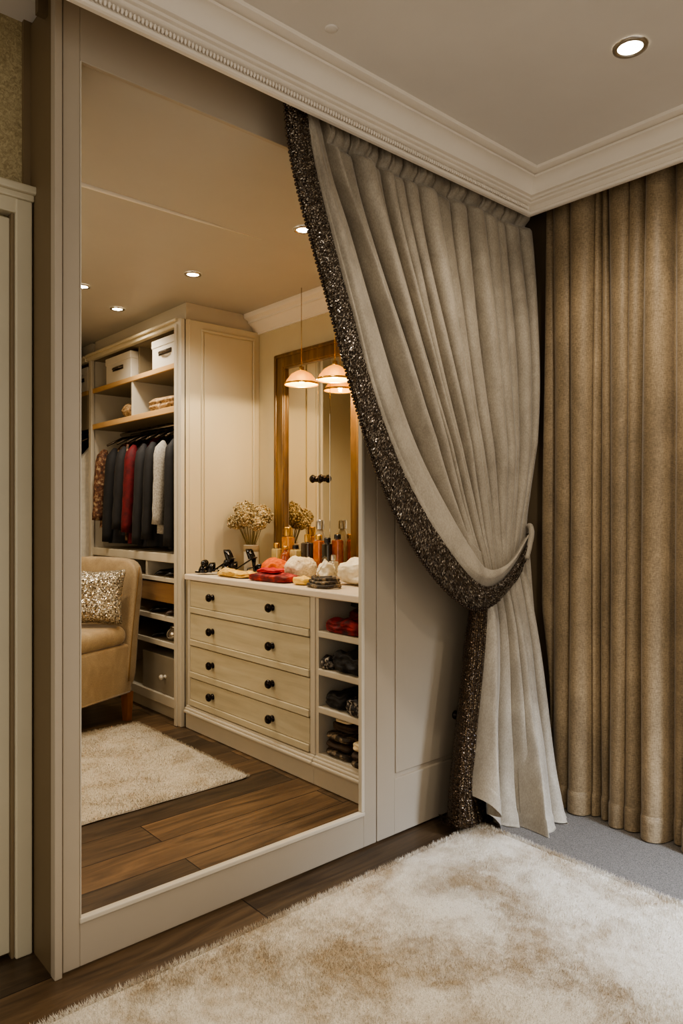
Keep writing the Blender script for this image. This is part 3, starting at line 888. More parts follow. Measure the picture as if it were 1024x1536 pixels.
bottle('orange perfume bottle standing next to a black one', 478, 2.30, .05, .145, 'square', BO, gc, .02)
bottle('black slim perfume bottle next to the orange one', 491, 2.29, .05, .135, 'square', bottle_mat('black_glass', (16, 13, 12)), bc, .02)
bottle('rust brown perfume bottle closest to the gilt frame side', 506, 2.315, .05, .15, 'square', BR, bc, .018)
bottle('little clear perfume bottle in front of the black slim one', 500, 2.235, .042, .075, 'square', BC, M['chrome'], .02, .011)

# black bow sandals
def bow(label, x, y, rz, s=1.0):
    t = thing('strappy_sandal', label, 'shoe', (x, y, ZW + .0035), rz, 'black sandals on the worktop')
    prof_ = [(.115, .008, .020), (.09, .006, .034), (.05, .006, .038), (.0, .022, .030), (-.05, .056, .026), (-.085, .078, .028), (-.105, .082, .020)]
    bm = BM(); rows_ = []
    for (a_, z_, w_) in prof_: rows_.append([bm.verts.new((a_ * s, q_ * w_ * s, z_ * s + dz)) for q_, dz in ((-1, 0), (1, 0), (1, .008), (-1, .008))])
    for r1, r2 in zip(rows_, rows_[1:]):
        for q_ in range(4): bm.faces.new((r1[q_], r2[q_], r2[(q_ + 1) % 4], r1[(q_ + 1) % 4]))
    bm.faces.new(rows_[0]); bm.faces.new(rows_[-1][::-1])
    bmesh.ops.recalc_face_normals(bm, faces=bm.faces[:])
    so = obj('sole', bm, gb, t, world=False)
    bm = BM(); rows_ = [[bm.verts.new((a_ * s, q_ * w_ * .84 * s, z_ * s + .0088)) for q_ in (-1, 1)] for (a_, z_, w_) in prof_]
    for r1, r2 in zip(rows_, rows_[1:]): bm.faces.new((r1[0], r2[0], r2[1], r1[1]))
    bmesh.ops.recalc_face_normals(bm, faces=bm.faces[:])
    obj('insole', bm, M['creamcloth'], so, world=False)
    bm = BM(); add_tube(bm, [(-.088 * s, 0, .080 * s), (-.092 * s, 0, .001)], [.013, .006], 10)
    obj('heel', bm, gb, t, True, world=False)
    def strap(x_, z_, w_, h_, dx_, wid):
        bm = BM(); rows_ = []
        for a_ in np.linspace(0, PI, 13):
            rows_.append([bm.verts.new((x_ * s + q_ * wid + dx_ * math.sin(a_), w_ * s * math.cos(a_) * k_, (z_ + h_ * math.sin(a_) * k_) * s)) for q_, k_ in ((-1, 1), (1, 1), (1, .9), (-1, .9))])
        for r1, r2 in zip(rows_, rows_[1:]):
            for q_ in range(4): bm.faces.new((r1[q_], r1[(q_ + 1) % 4], r2[(q_ + 1) % 4], r2[q_]))
        bmesh.ops.recalc_face_normals(bm, faces=bm.faces[:])
        obj('strap', bm, gb, t, True, world=False)
    strap(.075, .010, .040, .040, -.01, .018)
    strap(.030, .010, .040, .054, -.008, .013)
    strap(-.080, .080, .032, .056, .02, .016)
    bm = BM()
    for q_ in (-1, 1): add_sphere(bm, (.065 * s, q_ * .016 * s, .058 * s), .026 * s, 12, 8, (.7, 1.0, .8))
    obj('bow', bm, gb, t, True, world=False)

bow('black strappy sandal standing against the panelled end', 2.035, 3.315, 2.35, .95)
bow('black strappy sandal between its pair and the vase', 2.165, 3.30, 2.35, .95)
tg = thing('sunglasses', 'black sunglasses lying in front of the vase', 'sunglasses', (2.24, 3.16, ZW + .0005), .5)
for s in (-1, 1):
    bm = BM(); add_lathe(bm, [(0, 0), (.026, .001), (.027, .004), (0, .006)], (0, 0, 0), 20, Matrix.Rotation(PI / 2, 4, 'Y')); bm.transform(Matrix.Translation((0, s * .034, .0275)))
    obj('lens', bm, gb, tg, True, world=False)
    bm = BM(); add_tube(bm, [(.003, s * .06, .036), (-.08, s * .058, .034), (-.115, s * .055, .004)], .0035, 6)
    obj('temple', bm, gb, tg, True, world=False)
bm = BM(); add_tube(bm, [(.002, -.012, .034), (.004, 0, .038), (.002, .012, .034)], .003, 6); obj('bridge', bm, gb, tg, True, world=False)

def lump(name, label, cat, x, y, w, d, h, mat, seed, p=2.4, amp=.012, rz=0, layers=1, z=ZW): 
    return cloth_item(name, label, cat, x, y, z, w, d, h, mat, seed, layers, rz, amp, p=p)
M['yel'] = patches('mustard_silk', [(196, 150, 66), (232, 200, 120)], .6, 40, .4)
M['orange'] = patches('orange_knit', [(200, 84, 24), (228, 118, 44)], .75, 60, .4)
M['creamfur'] = patches('cream_fluffy', [(206, 186, 148), (246, 232, 202)], .9, 110, 1.0, 170)
M['whitebag'] = patches('ivory_fabric', [(222, 206, 172), (246, 236, 212)], .6, 26, .4)
lump('silk_scarf', 'mustard silk scarf spread in front of the black sandals', 'scarf', 2.035, 3.12, .28, .12, .032, M['yel'], 41, 3, .016)
M['clutch'] = patches('red_black_clutch', [(34, 18, 16), (120, 22, 26), (190, 60, 50)], .6, 26, .3)
lump('clutch_bag', 'flat red clutch bag with black edges', 'bag', 2.04, 2.80, .28, .13, .035, M['clutch'], 42, 5, .006, .1)
M['brightred'] = patches('bright_red_cloth', [(170, 24, 30), (206, 44, 44)], .6, 30, .3)
lump('red_purse', 'bright red purse lying on the flat clutch', 'purse', 2.04, 2.83, .14, .09, .02, M['brightred'], 43, 4, .006, .1, z=ZW + .039)
lump('beanie_hat', 'orange knitted beanie beside the red clutch', 'hat', 2.17, 2.965, .16, .14, .095, M['orange'], 44, 2.2, .010)
lump('fur_hat', 'fluffy round cream hat in front of the dark bottle', 'hat', 2.19, 2.79, .17, .15, .105, M['creamfur'], 45, 2.2, .014)
lump('coin_purse', 'small yellow purse beside the coiled dark belt', 'purse', 2.035, 2.575, .10, .07, .035, plain('yellow_leather', (232, 190, 96), .5), 46, 3, .005)
lump('cream_glove', 'cream glove standing between the two pale hats', 'glove', 2.14, 2.535, .075, .09, .10, M['whitebag'], 47, 2.2, .016)
lump('ivory_bag', 'large puffy ivory bag near the doorway', 'bag', 2.22, 2.40, .22, .15, .115, M['whitebag'], 48, 2.4, .016)
# coiled dark belts
tb = thing('coiled_belt', 'dark leather belt coiled near the front edge of the worktop', 'belt', (2.03, 2.42, ZW + .0005))
for k in range(3):
    bm = BM()
    add_tube(bm, [(2.03 + (.052 - .006 * k) * math.cos(a) + .004 * k, 2.42 + (.088 - .008 * k) * math.sin(a), ZW + .0105 + .014 * k + .003 * math.sin(3 * a + k)) for a in np.linspace(0, 2 * PI, 30)], .0085, 8)
    obj('coil', bm, M['strip'], tb, True)

# ---- gilt mirror
mir = thing('gilt_mirror', 'tall gilt framed mirror with two black reflected knobs modelled on it above the worktop', 'mirror', (XW, 2.94, ZW))
mz0, mz1, my0, my1 = ZW + .001, 2.022, 2.57, 3.262
bm = BM()
fw = .068
for (a, b_, c, d) in ((my0, my0 + fw, mz0, mz1), (my1 - fw, my1, mz0, mz1), (my0 + fw, my1 - fw, mz1 - fw, mz1), (my0 + fw, my1 - fw, mz0, mz0 + .06)):
    add_box(bm, XW - .038, XW - .001, a, b_, c, d, .006)
for (a, b_, c, d) in ((my0 + fw - .012, my0 + fw + .006, mz0, mz1 - fw + .01), (my1 - fw - .006, my1 - fw + .012, mz0, mz1 - fw + .01), (my0 + fw, my1 - fw, mz1 - fw - .006, mz1 - fw + .012)):
    add_box(bm, XW - .030, XW - .004, a, b_, c, d, .004)
for (a, b_, c, d) in ((my0 - .004, my0 + .016, mz0, mz1 + .004), (my1 - .016, my1 + .004, mz0, mz1 + .004), (my0, my1, mz1 - .014, mz1 + .006)):
    add_box(bm, XW - .046, XW - .002, a, b_, c, d, .005)
obj('frame', bm, M['gold'], mir)
gy = [my0 + fw + .006, 2.818, 2.914, my1 - fw - .006]  # panel seams and knobs stand in for a reflected cupboard's doors
for a, b_ in zip(gy, gy[1:]):
    g = obj('mirror_panel', box(XW - .014, XW - .006, a + .0012, b_ - .0012, mz0 + .06, mz1 - fw - .004, .001), M['mirror'], mir)
    if b_ < 3.0:
        yk = b_ - .022 if b_ < 2.85 else b_ - .028
    else: yk = a + .012
    if a > 2.8:
        kp = obj('knob', knob_bm((XW - .014, {True: 2.929, False: 2.862}[b_ > 3.0], 1.33), .017), M['black_metal'], g, True)
def shade_mat():
    m, t = base_mat('amber_glass_shade', .4)
    v = t.coord('Object')
    t.link(t.ramp(t.noise(v, 6), [(0.3, lin((226, 160, 70))), (0.7, lin((240, 188, 104)))]), t.b.inputs['Base Color'])
    t.b.inputs['Emission Color'].default_value = lin((255, 186, 70)); t.b.inputs['Emission Strength'].default_value = .35
    t.b.inputs['Transmission Weight'].default_value = .35
    return m
M['shade'] = shade_mat()
M['bulb'] = emit('warm_bulb', (255, 226, 160), 42)
def pendant_lamp(label, x, y, z):
    t = thing('pendant_lamp', label, 'lamp', (x, y, z), 0, 'glass pendants before the mirror')
    bm = BM()
    add_lathe(bm, [(.086, -.004), (.084, .0), (.074, .018), (.052, .046), (.024, .062), (.012, .066), (.010, .064), (.022, .059), (.049, .043), (.070, .017), (.080, .0), (.086, -.004)], (x, y, z), 32)
    obj('lamp_shade', bm, M['shade'], t, True)
    bm = BM(); add_lathe(bm, [(.0865, -.009), (.0885, -.007), (.0885, -.001), (.0865, .001), (.0835, -.004), (.0865, -.009)], (x, y, z), 32); obj('rim', bm, gc, t, True)
    bm = BM(); add_sphere(bm, (x, y, z + .024), .022, 16, 10); obj('bulb', bm, M['bulb'], t, True)
    bm = BM(); add_tube(bm, [(x, y, z + .036), (x, y, z + .085)], .012, 12); obj('holder', bm, gc, t, True)
    bm = BM(); add_tube(bm, [(x, y, z + .084), (x, y, ZC2 - .001)], .0016, 6); obj('cord', bm, gc, t, True)
LX1 = ((452, 2.275, 575), (502, 2.275, 568)); LP = []
for (px, X, py), lb in zip(LX1, ('glowing glass pendant hanging before the middle of the mirror', 'glowing glass pendant half hidden by the sequin curtain edge')):
    p = onX(px, py, X); LP.append(p); pendant_lamp(lb, p.x, p.y, p.z)

# ================================================================== armchair and cushion
ca = math.atan2(.41, .91)
chair = thing('armchair', 'camel velvet armchair in front of the wardrobe', 'chair', (1.757, 3.76, 0), ca)
# local frame: +x toward the back, -x the way it faces, near side at y=0, far side y=+0.62
fb = M['chair_fabric']
def sb(x0, x1, y0, y1, z0, z1, bev, seg=5): return box(x0, x1, y0, y1, z0, z1, bev=bev, seg=seg)
obj('seat_base', sb(-.60, .02, .0, .62, .155, .43, .018, 4), fb, chair, True, world=False, angle=50)
obj('seat_cushion', sb(-.62, -.015, -.008, .625, .425, .535, .05, 6), fb, chair, True, world=False)
# curved back
n, mm = 30, 22
Pf = np.zeros((n, mm, 3))
def back_pt(u, v, th):
    z = .155 + (.885 - .155) * v
    lean = -.035 + .10 * v ** 1.5
    y = -.012 + .644 * u
    z = z + .012 * math.sin(PI * u) * v ** 4
    return (lean + th, y, z)
bm = BM()
b2 = bmesh.new(); bmesh.ops.create_cube(b2, size=1); bmesh.ops.subdivide_edges(b2, edges=b2.edges[:], cuts=14, use_grid_fill=True)
for v in b2.verts:
    x_, y_, z_ = v.co * 2
    p = 7.0; L = (abs(x_) ** p + abs(y_) ** p + abs(z_) ** p) ** (1 / p); k = max(abs(x_), abs(y_), abs(z_)) / max(L, 1e-6)
    x_, y_, z_ = x_ * k, y_ * k, z_ * k
    u_, v_ = (y_ + 1) / 2, (z_ + 1) / 2
    a_ = back_pt(u_, v_, (x_ + 1) / 2 * .085 - .02 * (math.exp(-(u_ / .12) ** 2) + math.exp(-((1 - u_) / .12) ** 2)) * v_)
    v.co = Vector(a_)
merge(bm, b2)
obj('backrest', bm, fb, chair, True, world=False)
bm = BM(); add_tube(bm, [back_pt(0.004, v_, .012) for v_ in np.linspace(.10, .95, 16)], .0045, 6)
obj('piping', bm, plain('dark_piping', (128, 98, 58), .7), chair, True, world=False)
bm = BM(); add_tube(bm, [(-.59, .003, .166), (.0, .003, .166)], .005, 6); obj('piping', bm, fb, chair, True, world=False)
def leg(x, y, zb=.001):
    bm = BM(); b2 = bmesh.new(); bmesh.ops.create_cube(b2, size=1)
    for v in b2.verts:
        k = 1.0 if v.co.z > 0 else .72
        v.co = Vector((x + v.co.x * .048 * k, y + v.co.y * .048 * k, zb if v.co.z < 0 else .159))
    merge(bm, b2); obj('leg', bm, M['legwood'], chair, world=False)
for x_ in (.012, -.56):
    for y_ in (.03, .59): leg(x_, y_, .001 if x_ > 0 else .022)
# cushion leaning on the back
def cushion():
    b2 = bmesh.new(); bmesh.ops.create_cube(b2, size=2); bmesh.ops.subdivide_edges(b2, edges=b2.edges[:], cuts=15, use_grid_fill=True)
    for v in b2.verts:
        x_, y_, z_ = v.co
        e = max(0, (1 - y_ ** 4) * (1 - z_ ** 4)) ** .5
        pin = 1 - .09 * (1 - abs(y_ * z_)) * max(abs(y_), abs(z_)) ** 3
        v.co = Vector((x_ * (.004 + .06 * e), y_ * .16 * pin + .006 * fbm(y_, z_, 2, 3), z_ * .15 * pin))
    return b2
b2 = cushion()
pc = obj('throw_pillow', b2, M['sequin_pillow'], None, True)
pc.rotation_euler = (0, math.radians(14), ca + math.radians(26))
pc.location = (1.585, 3.835, .695)
tag(pc, 'silver sequin throw pillow leaning on the camel armchair', 'pillow')

# ================================================================== rugs
def rug(name, label, x0, x1, y0, y1, h, mat, hairs, hlen, seed, width=.0013):
    nx, ny = 90, 70
    P = np.zeros((nx, ny, 3))
    r = .035
    for i in range(nx):
        for j in range(ny):
            x, y = x0 + (x1 - x0) * i / (nx - 1), y0 + (y1 - y0) * j / (ny - 1)
            # rounded corners
            for cx_, sx in ((x0 + r, -1), (x1 - r, 1)):
                for cy_, sy in ((y0 + r, -1), (y1 - r, 1)):
                    if (x - cx_) * sx > 0 and (y - cy_) * sy > 0:
                        q = math.hypot(x - cx_, y - cy_); m_ = max(abs(x - cx_), abs(y - cy_))
                        if q > 1e-6: x, y = cx_ + (x - cx_) * m_ / q, cy_ + (y - cy_) * m_ / q
            e = min(x - x0, x1 - x, y - y0, y1 - y)
            P[i, j] = (x, y, .004 + (h - .004) * min(1, max(0, e) / .02) ** .5 + .003 * fbm(x, y, seed, 6))
    t = thing(name, label, 'rug', ((x0 + x1) / 2, (y0 + y1) / 2, 0))
    base = obj('pile_base', grid_bm(P), mat, t, True)
    g = np.random.default_rng(seed)
    n = hairs
    X = g.uniform(x0, x1, n); Y = g.uniform(y0, y1, n)
    ne = n // 10                                   # extra tufts along the edges
    e = g.integers(0, 4, ne); q = g.random(ne)
    X[:ne] = np.where(e == 0, x0 + .004, np.where(e == 1, x1 - .004, x0 + q * (x1 - x0)))
    Y[:ne] = np.where(e == 2, y0 + .004, np.where(e == 3, y1 - .004, y0 + q * (y1 - y0)))
    # lean drifts over the rug, so the pile lies in brushed patches
    ph = g.uniform(0, 6.28, 8)
    ax = sum(np.sin(X * k1 + Y * k2 + p) for k1, k2, p in ((5, 3, ph[0]), (-4, 7, ph[1]), (11, -6, ph[2]), (9, 13, ph[3]))) / 4
    ay = sum(np.sin(X * k1 + Y * k2 + p) for k1, k2, p in ((4, -6, ph[4]), (8, 3, ph[5]), (-12, 7, ph[6]), (7, 15, ph[7]))) / 4
    lx = ax * .4 + g.normal(0, .35, n); ly = ay * .4 + g.normal(0, .35, n)
    for a0, sgn, arr in ((x0, -1, 'x'), (x1, 1, 'x'), (y0, -1, 'y'), (y1, 1, 'y')):
        dd = np.abs((X if arr == 'x' else Y) - a0)
        m_ = dd < .02
        if arr == 'x': lx[m_] += sgn * .35 * (1 - dd[m_] / .02)
        else: ly[m_] += sgn * .35 * (1 - dd[m_] / .02)
    L = hlen * g.uniform(.7, 1.2, n); L[:ne] *= .75
    nz = 1 / np.sqrt(1 + lx * lx + ly * ly)
    th_ = g.uniform(0, PI, n); wv = width * g.uniform(.7, 1.3, n)
    dx, dy = np.cos(th_) * wv, np.sin(th_) * wv
    zb = np.full(n, h * .8); zb[:ne] = h * .35
    V = np.empty((n, 3, 3))
    V[:, 0] = np.stack([X - dx, Y - dy, zb], 1); V[:, 1] = np.stack([X + dx, Y + dy, zb], 1)
    V[:, 2] = np.stack([X + lx * nz * L, Y + ly * nz * L, zb + nz * L], 1)
    V = V.reshape(-1, 3) - np.array(t.location)
    me = bpy.data.meshes.new('pile'); me.vertices.add(3 * n); me.loops.add(3 * n); me.polygons.add(n)
    me.vertices.foreach_set('co', V.ravel()); me.loops.foreach_set('vertex_index', np.arange(3 * n, dtype=np.int32))
    me.polygons.foreach_set('loop_start', np.arange(0, 3 * n, 3, dtype=np.int32)); me.polygons.foreach_set('loop_total', np.full(n, 3, np.int32))
    me.update(); me.validate()
    me.materials.append(mat)
    b = bpy.data.objects.new('pile', me); COL.objects.link(b); b.parent = t; b['kind'] = 'stuff'
    bb = box(x0 + .01, x1 - .01, y0 + .01, y1 - .01, .0005, .006)
    obj('backing', bb, plain('rug_backing', (120, 104, 84), .9), t)
    return t
rug('shag_rug', 'large cream and beige shag rug in front of the sliding doors', -.3, 2.125, .15, 1.642, .022, M['rug'], 430000, .012, 5, .0011)
rug('cream_rug', 'small cream rug on the dressing room planks by the armchair', .55, 1.775, 2.615, 3.70, .012, M['rug2'], 60000, .009, 6)
car = tag(obj('grey_carpet', box(2.14, 2.585, -1.2, 1.60, .0005, .004), M['carpet']), 'flat grey carpet strip under the gold curtain beside the shag rug', 'carpet')

# ================================================================== the tied back curtain
YC = 1.70
cur = thing('tieback_curtain', 'grey velvet pleated curtain tied back, edged with dark sequins', 'curtain', (2.2, YC, 0))
def world_rows(keys, Mn):
    rows = []
    for pts in keys:
        c = catmull([(p[0], p[1], p[2] * 300) for p in pts], Mn)
        rows.append(np.array([onY(a, b, y / 300) for a, b, y in c]))
    return rows
Mn = 150
K = [
 (0.00, [(448, 140, 1.700), (468, 255, 1.690), (490, 345, 1.680), (520, 465, 1.672), (550, 585, 1.665), (586, 685, 1.655), (632, 783, 1.640), (683, 852, 1.625), (718, 877, 1.622), (746, 876, 1.626), (768, 852, 1.632), (790, 812, 1.66)]),
 (0.07, [(462, 148, 1.690), (484, 262, 1.672), (508, 350, 1.660), (540, 470, 1.650), (573, 590, 1.642), (611, 690, 1.632), (660, 785, 1.616), (700, 842, 1.604), (725, 864, 1.602), (748, 863, 1.608), (770, 842, 1.622), (792, 806, 1.652)]),
 (0.12, [(472, 155, 1.700), (496, 262, 1.685), (524, 350, 1.672), (558, 470, 1.664), (594, 590, 1.654), (633, 690, 1.643), (679, 778, 1.628), (712, 832, 1.620), (730, 853, 1.619), (750, 852, 1.622), (771, 836, 1.634), (793, 800, 1.66)]),
 (0.155, [(473, 157, 1.720), (497, 264, 1.715), (525, 352, 1.708), (559, 472, 1.704), (595, 592, 1.696), (634, 694, 1.684), (680, 784, 1.670), (712, 838, 1.662), (730, 860, 1.662), (750, 858, 1.664), (770, 842, 1.67), (793, 806, 1.68)]),
 (0.20, [(486, 160, 1.702), (510, 262, 1.695), (540, 360, 1.690), (578, 480, 1.684), (616, 590, 1.677), (654, 690, 1.668), (690, 770, 1.655), (710, 818, 1.648), (721, 846, 1.648), (727, 862, 1.65)]),
 (0.332, [(545, 186, 1.702), (562, 300, 1.698), (592, 420, 1.692), (627, 540, 1.685), (661, 650, 1.675), (694, 750, 1.662), (718, 815, 1.652), (734, 864, 1.65)]),
 (0.512, [(614, 220, 1.702), (625, 330, 1.700), (647, 450, 1.695), (673, 570, 1.688), (700, 680, 1.677), (724, 770, 1.665), (738, 825, 1.655), (746, 862, 1.652)]),
 (0.736, [(700, 260, 1.702), (709, 380, 1.701), (720, 500, 1.698), (733, 620, 1.692), (747, 720, 1.682), (758, 800, 1.668), (764, 852, 1.66)]),
 (0.912, [(758, 290, 1.702), (767, 400, 1.702), (774, 500, 1.702), (779, 600, 1.698), (781, 700, 1.69), (781, 780, 1.675), (779, 842, 1.667)]),
 (1.00, [(790, 303, 1.702), (794, 400, 1.704), (797, 500, 1.704), (798, 600, 1.702), (798, 700, 1.696), (797, 770, 1.684), (796, 816, 1.674)]),
]
us = [k[0] for k in K]
rows = world_rows([k[1] for k in K], Mn)
Nu = 520
P = np.zeros((Nu, Mn, 3)); UV = np.zeros((Nu, Mn, 2))
rc = random.Random(12)
# irregular fold positions
nf = 15
edges = np.cumsum([rc.uniform(.7, 1.35) for _ in range(nf)]); edges = np.concatenate([[0], edges]) / edges[-1]
amps = [rc.uniform(.7, 1.2) for _ in range(nf)]
def fold(w):
    """0 in the creases .. 1 on the ridges, with the fold's own strength"""
    k = int(min(nf - 1, max(0, np.searchsorted(edges, w) - 1)))
    t = (w - edges[k]) / (edges[k + 1] - edges[k])
    return (max(0, math.sin(PI * t)) ** .75) * amps[k], t, k
for i in range(Nu):
    u = i / (Nu - 1)
    w = (u - .155) / (1 - .155)
    if w > 0:
        f, t, k = fold(w)
        # the sides of each fold bulge over its creases
        u2 = u - .845 * .125 * math.sin(2 * PI * t) * (edges[k + 1] - edges[k])
        r = interp_rows(us, rows, max(.156, min(1, u2)))
    else: r = interp_rows(us, rows, u)
    for j in range(Mn):
        v = j / (Mn - 1)
        p = r[j].copy()
        if w > 0:
            ww = w
            f, t, k = fold(ww)
            # a second, slower swell so folds fade and deepen along their length
            A = .040 + .028 * math.sin(PI * min(1, v * 1.1)) - .038 * max(0, v - .70) / .30
            A *= 1 + .35 * fbm(k * 2.7, v * 2.2, .5, 1.0)
            A *= .55 + .45 * min(1, w / .03)
            # heading tape: finer pencil pleats, pinched just below
            if v < .095:
                q = (1 - v / .095)
                fine = abs(math.sin(ww * PI * nf * 2.6 + 1.3 * math.sin(ww * 40)))
                f = f * (1 - .7 * q) + .65 * fine * q
                pinch = math.exp(-((v - .074) / .010) ** 2)
                A *= 1 - .45 * pinch
                p[1] += .010 * pinch - .008 * q
            off = A * f
            p[1] -= off - .026
            p[1] -= .006 * fbm(w * 18, v * 3.5, 1.3) 
            p[0] -= .010 * math.sin(PI * t) * math.sin(PI * min(1, v * 1.3)) * amps[k] * .6
            # slight sideways wrinkles toward the gather
            p[2] += .004 * fbm(w * 30, v * 5, 4.1) * v
        else:
            p[1] -= .004 * fbm(u * 30, v * 6, 2.2) + .014 * math.sin(PI * min(1, u / .15)) * abs(math.sin(PI * 3 * u / .155)) * (1 - v) * min(1, v * 6)
        P[i, j] = p; UV[i, j] = (u, v)
bm = grid_bm(P)
bmesh.ops.recalc_face_normals(bm, faces=bm.faces[:])
dr = obj('drape', bm, M['grey_velvet'], cur, True)

# sequin band along the leading edge
outer = [(425, 140, 1.705), (433, 220, 1.70), (447, 290, 1.695), (468, 370, 1.69), (490, 450, 1.685), (511, 530, 1.68), (536, 620, 1.672), (563, 705, 1.664), (601, 790, 1.652), (650, 866, 1.640), (700, 911, 1.632), (736, 908, 1.628), (769, 876, 1.632), (785, 845, 1.642), (796, 813, 1.662)]
inner = [(460, 148, 1.692), (469, 230, 1.684), (483, 295, 1.676), (503, 375, 1.669), (526, 455, 1.664), (548, 540, 1.657), (573, 625, 1.650), (600, 700, 1.642), (641, 778, 1.626), (690, 850, 1.612), (722, 879, 1.608), (748, 874, 1.612), (768, 852, 1.622), (780, 834, 1.638), (792, 810, 1.655)]
mid = [((a[0] + b[0]) / 2, (a[1] + b[1]) / 2, (a[2] + b[2]) / 2 - .022) for a, b in zip(outer, inner)]
back = [(a[0] + 4, a[1] - 3, a[2] + .02) for a in outer]
Mt = 220
rws = world_rows([back, outer, mid, inner, [(a[0] + 3, a[1] - 1, a[2] + .02) for a in inner]], Mt)
Nt = 26
PT = np.zeros((Nt, Mt, 3)); UT = np.zeros((Nt, Mt, 2))
for i in range(Nt):
    u = i / (Nt - 1)
    PT[i] = interp_rows([0, .12, .5, .9, 1.0], rws, u)
for i in range(Nt):
    for j in range(Mt):
        PT[i, j, 1] -= .003 * abs(math.sin(i * 1.3)) + .002 * fbm(i * .9, j * .4, 1)
UT[..., 0] = np.linspace(0, .10, Nt)[:, None]
UT[..., 1] = np.linspace(0, 2.2, Mt)[None, :]
bm = grid_bm(PT, UT); bmesh.ops.recalc_face_normals(bm, faces=bm.faces[:])
sq = obj('sequin_band', bm, M['sequin'], cur, True, label='dark sequin band along the leading edge')
# beads along its outer edge
bm = BM(); oc = rws[1]; s = np.concatenate([[0], np.cumsum(np.linalg.norm(np.diff(oc, axis=0), axis=1))])
q = 0; k = 0
while q < s[-1] * .86:
    p = [np.interp(q, s, oc[:, c]) for c in range(3)]
    add_sphere(bm, (p[0] - .003, p[1] - .004, p[2]), .0058 if k % 2 else .0044, 8, 6); q += .0115; k += 1
be = obj('bead_edging', bm, plain('dark_glass_beads', (70, 58, 48), .12, metal=.6, var=.4, vscale=200), sq, True); be['kind'] = 'stuff'

# lower fall of the curtain
def fz(px, py): 
    p = onZ(px, py, .006); return p.y
TK = [
 (0.00, [(728, 880, 1.655), (731, 940, 1.640), (727, 1010, 1.628), (722, 1080, 1.615), (717, 1150, 1.60), (714, 1196, 1.592)]),
 (0.14, [(738, 878, 1.648), (744, 940, 1.632), (743, 1010, 1.612), (740, 1080, 1.592), (737, 1150, 1.575), (738, 1222, 1.558)]),
 (0.24, [(745, 878, 1.672), (752, 940, 1.668), (752, 1010, 1.662), (750, 1080, 1.65), (749, 1160, 1.635), (750, 1243, 1.60)]),
 (0.42, [(757, 872, 1.655), (766, 940, 1.645), (769, 1010, 1.634), (772, 1080, 1.61), (774, 1160, 1.585), (778, 1236, 1.555)]),
 (0.60, [(768, 862, 1.650), (779, 940, 1.635), (785, 1010, 1.61), (791, 1090, 1.575), (797, 1170, 1.52), (804, 1252, 1.478)]),
 (0.80, [(782, 842, 1.655), (794, 920, 1.645), (803, 1000, 1.62), (812, 1090, 1.59), (819, 1170, 1.55), (826, 1242, 1.505)]),
 (1.00, [(796, 812, 1.665), (804, 890, 1.66), (814, 990, 1.645), (823, 1080, 1.62), (831, 1170, 1.575), (839, 1236, 1.515)]),
]
Ml = 90; Nl = 260
rl = world_rows([k[1] for k in TK], Ml); ul = [k[0] for k in TK]
PL = np.zeros((Nl, Ml, 3))
nl = 8; el = np.array([0, .15, .24, .36, .50, .62, .76, .87, 1.0]); al = [1, .5, .9, 1.1, 1.2, .9, 1.1, .8]
for i in range(Nl):
    u = i / (Nl - 1)
    k = int(min(nl - 1, max(0, np.searchsorted(el, u) - 1))); t = (u - el[k]) / (el[k + 1] - el[k])
    r = interp_rows(ul, rl, min(1, max(0, u - .12 * math.sin(2 * PI * t) * (el[k + 1] - el[k]))))
    for j in range(Ml):
        v = j / (Ml - 1)
        k = int(min(nl - 1, max(0, np.searchsorted(el, u) - 1))); t = (u - el[k]) / (el[k + 1] - el[k])
        A = .022 + .060 * v
        p = r[j].copy()
        p[1] -= A * al[k] * (max(0, math.sin(PI * t)) ** .75) - .018 - .012 * v
        p[1] -= .008 * fbm(u * 16, v * 4, 7.7) * (0.4 + v)
        p[2] = max(p[2], .006)
        p[0] = min(p[0], 2.47 + .015 * math.tanh((p[0] - 2.47) / .05)) if p[0] > 2.47 else p[0]
        PL[i, j] = p
bm = grid_bm(PL); bmesh.ops.recalc_face_normals(bm, faces=bm.faces[:])
lf = obj('lower_fall', bm, M['grey_velvet'], cur, True)
# stitched hem along the foot
PH = PL[:, -8:, :].copy(); PH[:, :, 1] -= .0035
PH[:, 0, 1] += .004
bm = grid_bm(PH); bmesh.ops.recalc_face_normals(bm, faces=bm.faces[:])
obj('hem', bm, M['grey_velvet'], lf, True)

# sequin tail
SK = [
 (0.0, [(705, 900, 1.70), (696, 960, 1.715), (688, 1040, 1.72), (679, 1120, 1.72), (672, 1190, 1.722), (668, 1238, 1.722)]),
 (0.2, [(706, 900, 1.665), (698, 960, 1.672), (690, 1040, 1.668), (682, 1120, 1.664), (676, 1190, 1.66), (674, 1248, 1.66)]),
 (0.5, [(718, 902, 1.638), (712, 960, 1.632), (705, 1040, 1.625), (698, 1120, 1.618), (695, 1190, 1.613), (700, 1256, 1.61)]),
 (0.8, [(731, 902, 1.645), (727, 960, 1.640), (720, 1040, 1.632), (712, 1120, 1.625), (712, 1190, 1.622), (727, 1256, 1.612)]),
 (1.0, [(737, 902, 1.672), (733, 960, 1.672), (727, 1040, 1.668), (720, 1120, 1.66), (722, 1190, 1.655), (736, 1250, 1.645)]),
]
Ms = 110; Ns = 60
rs = world_rows([k[1] for k in SK], Ms); PS = np.zeros((Ns, Ms, 3)); US = np.zeros((Ns, Ms, 2))
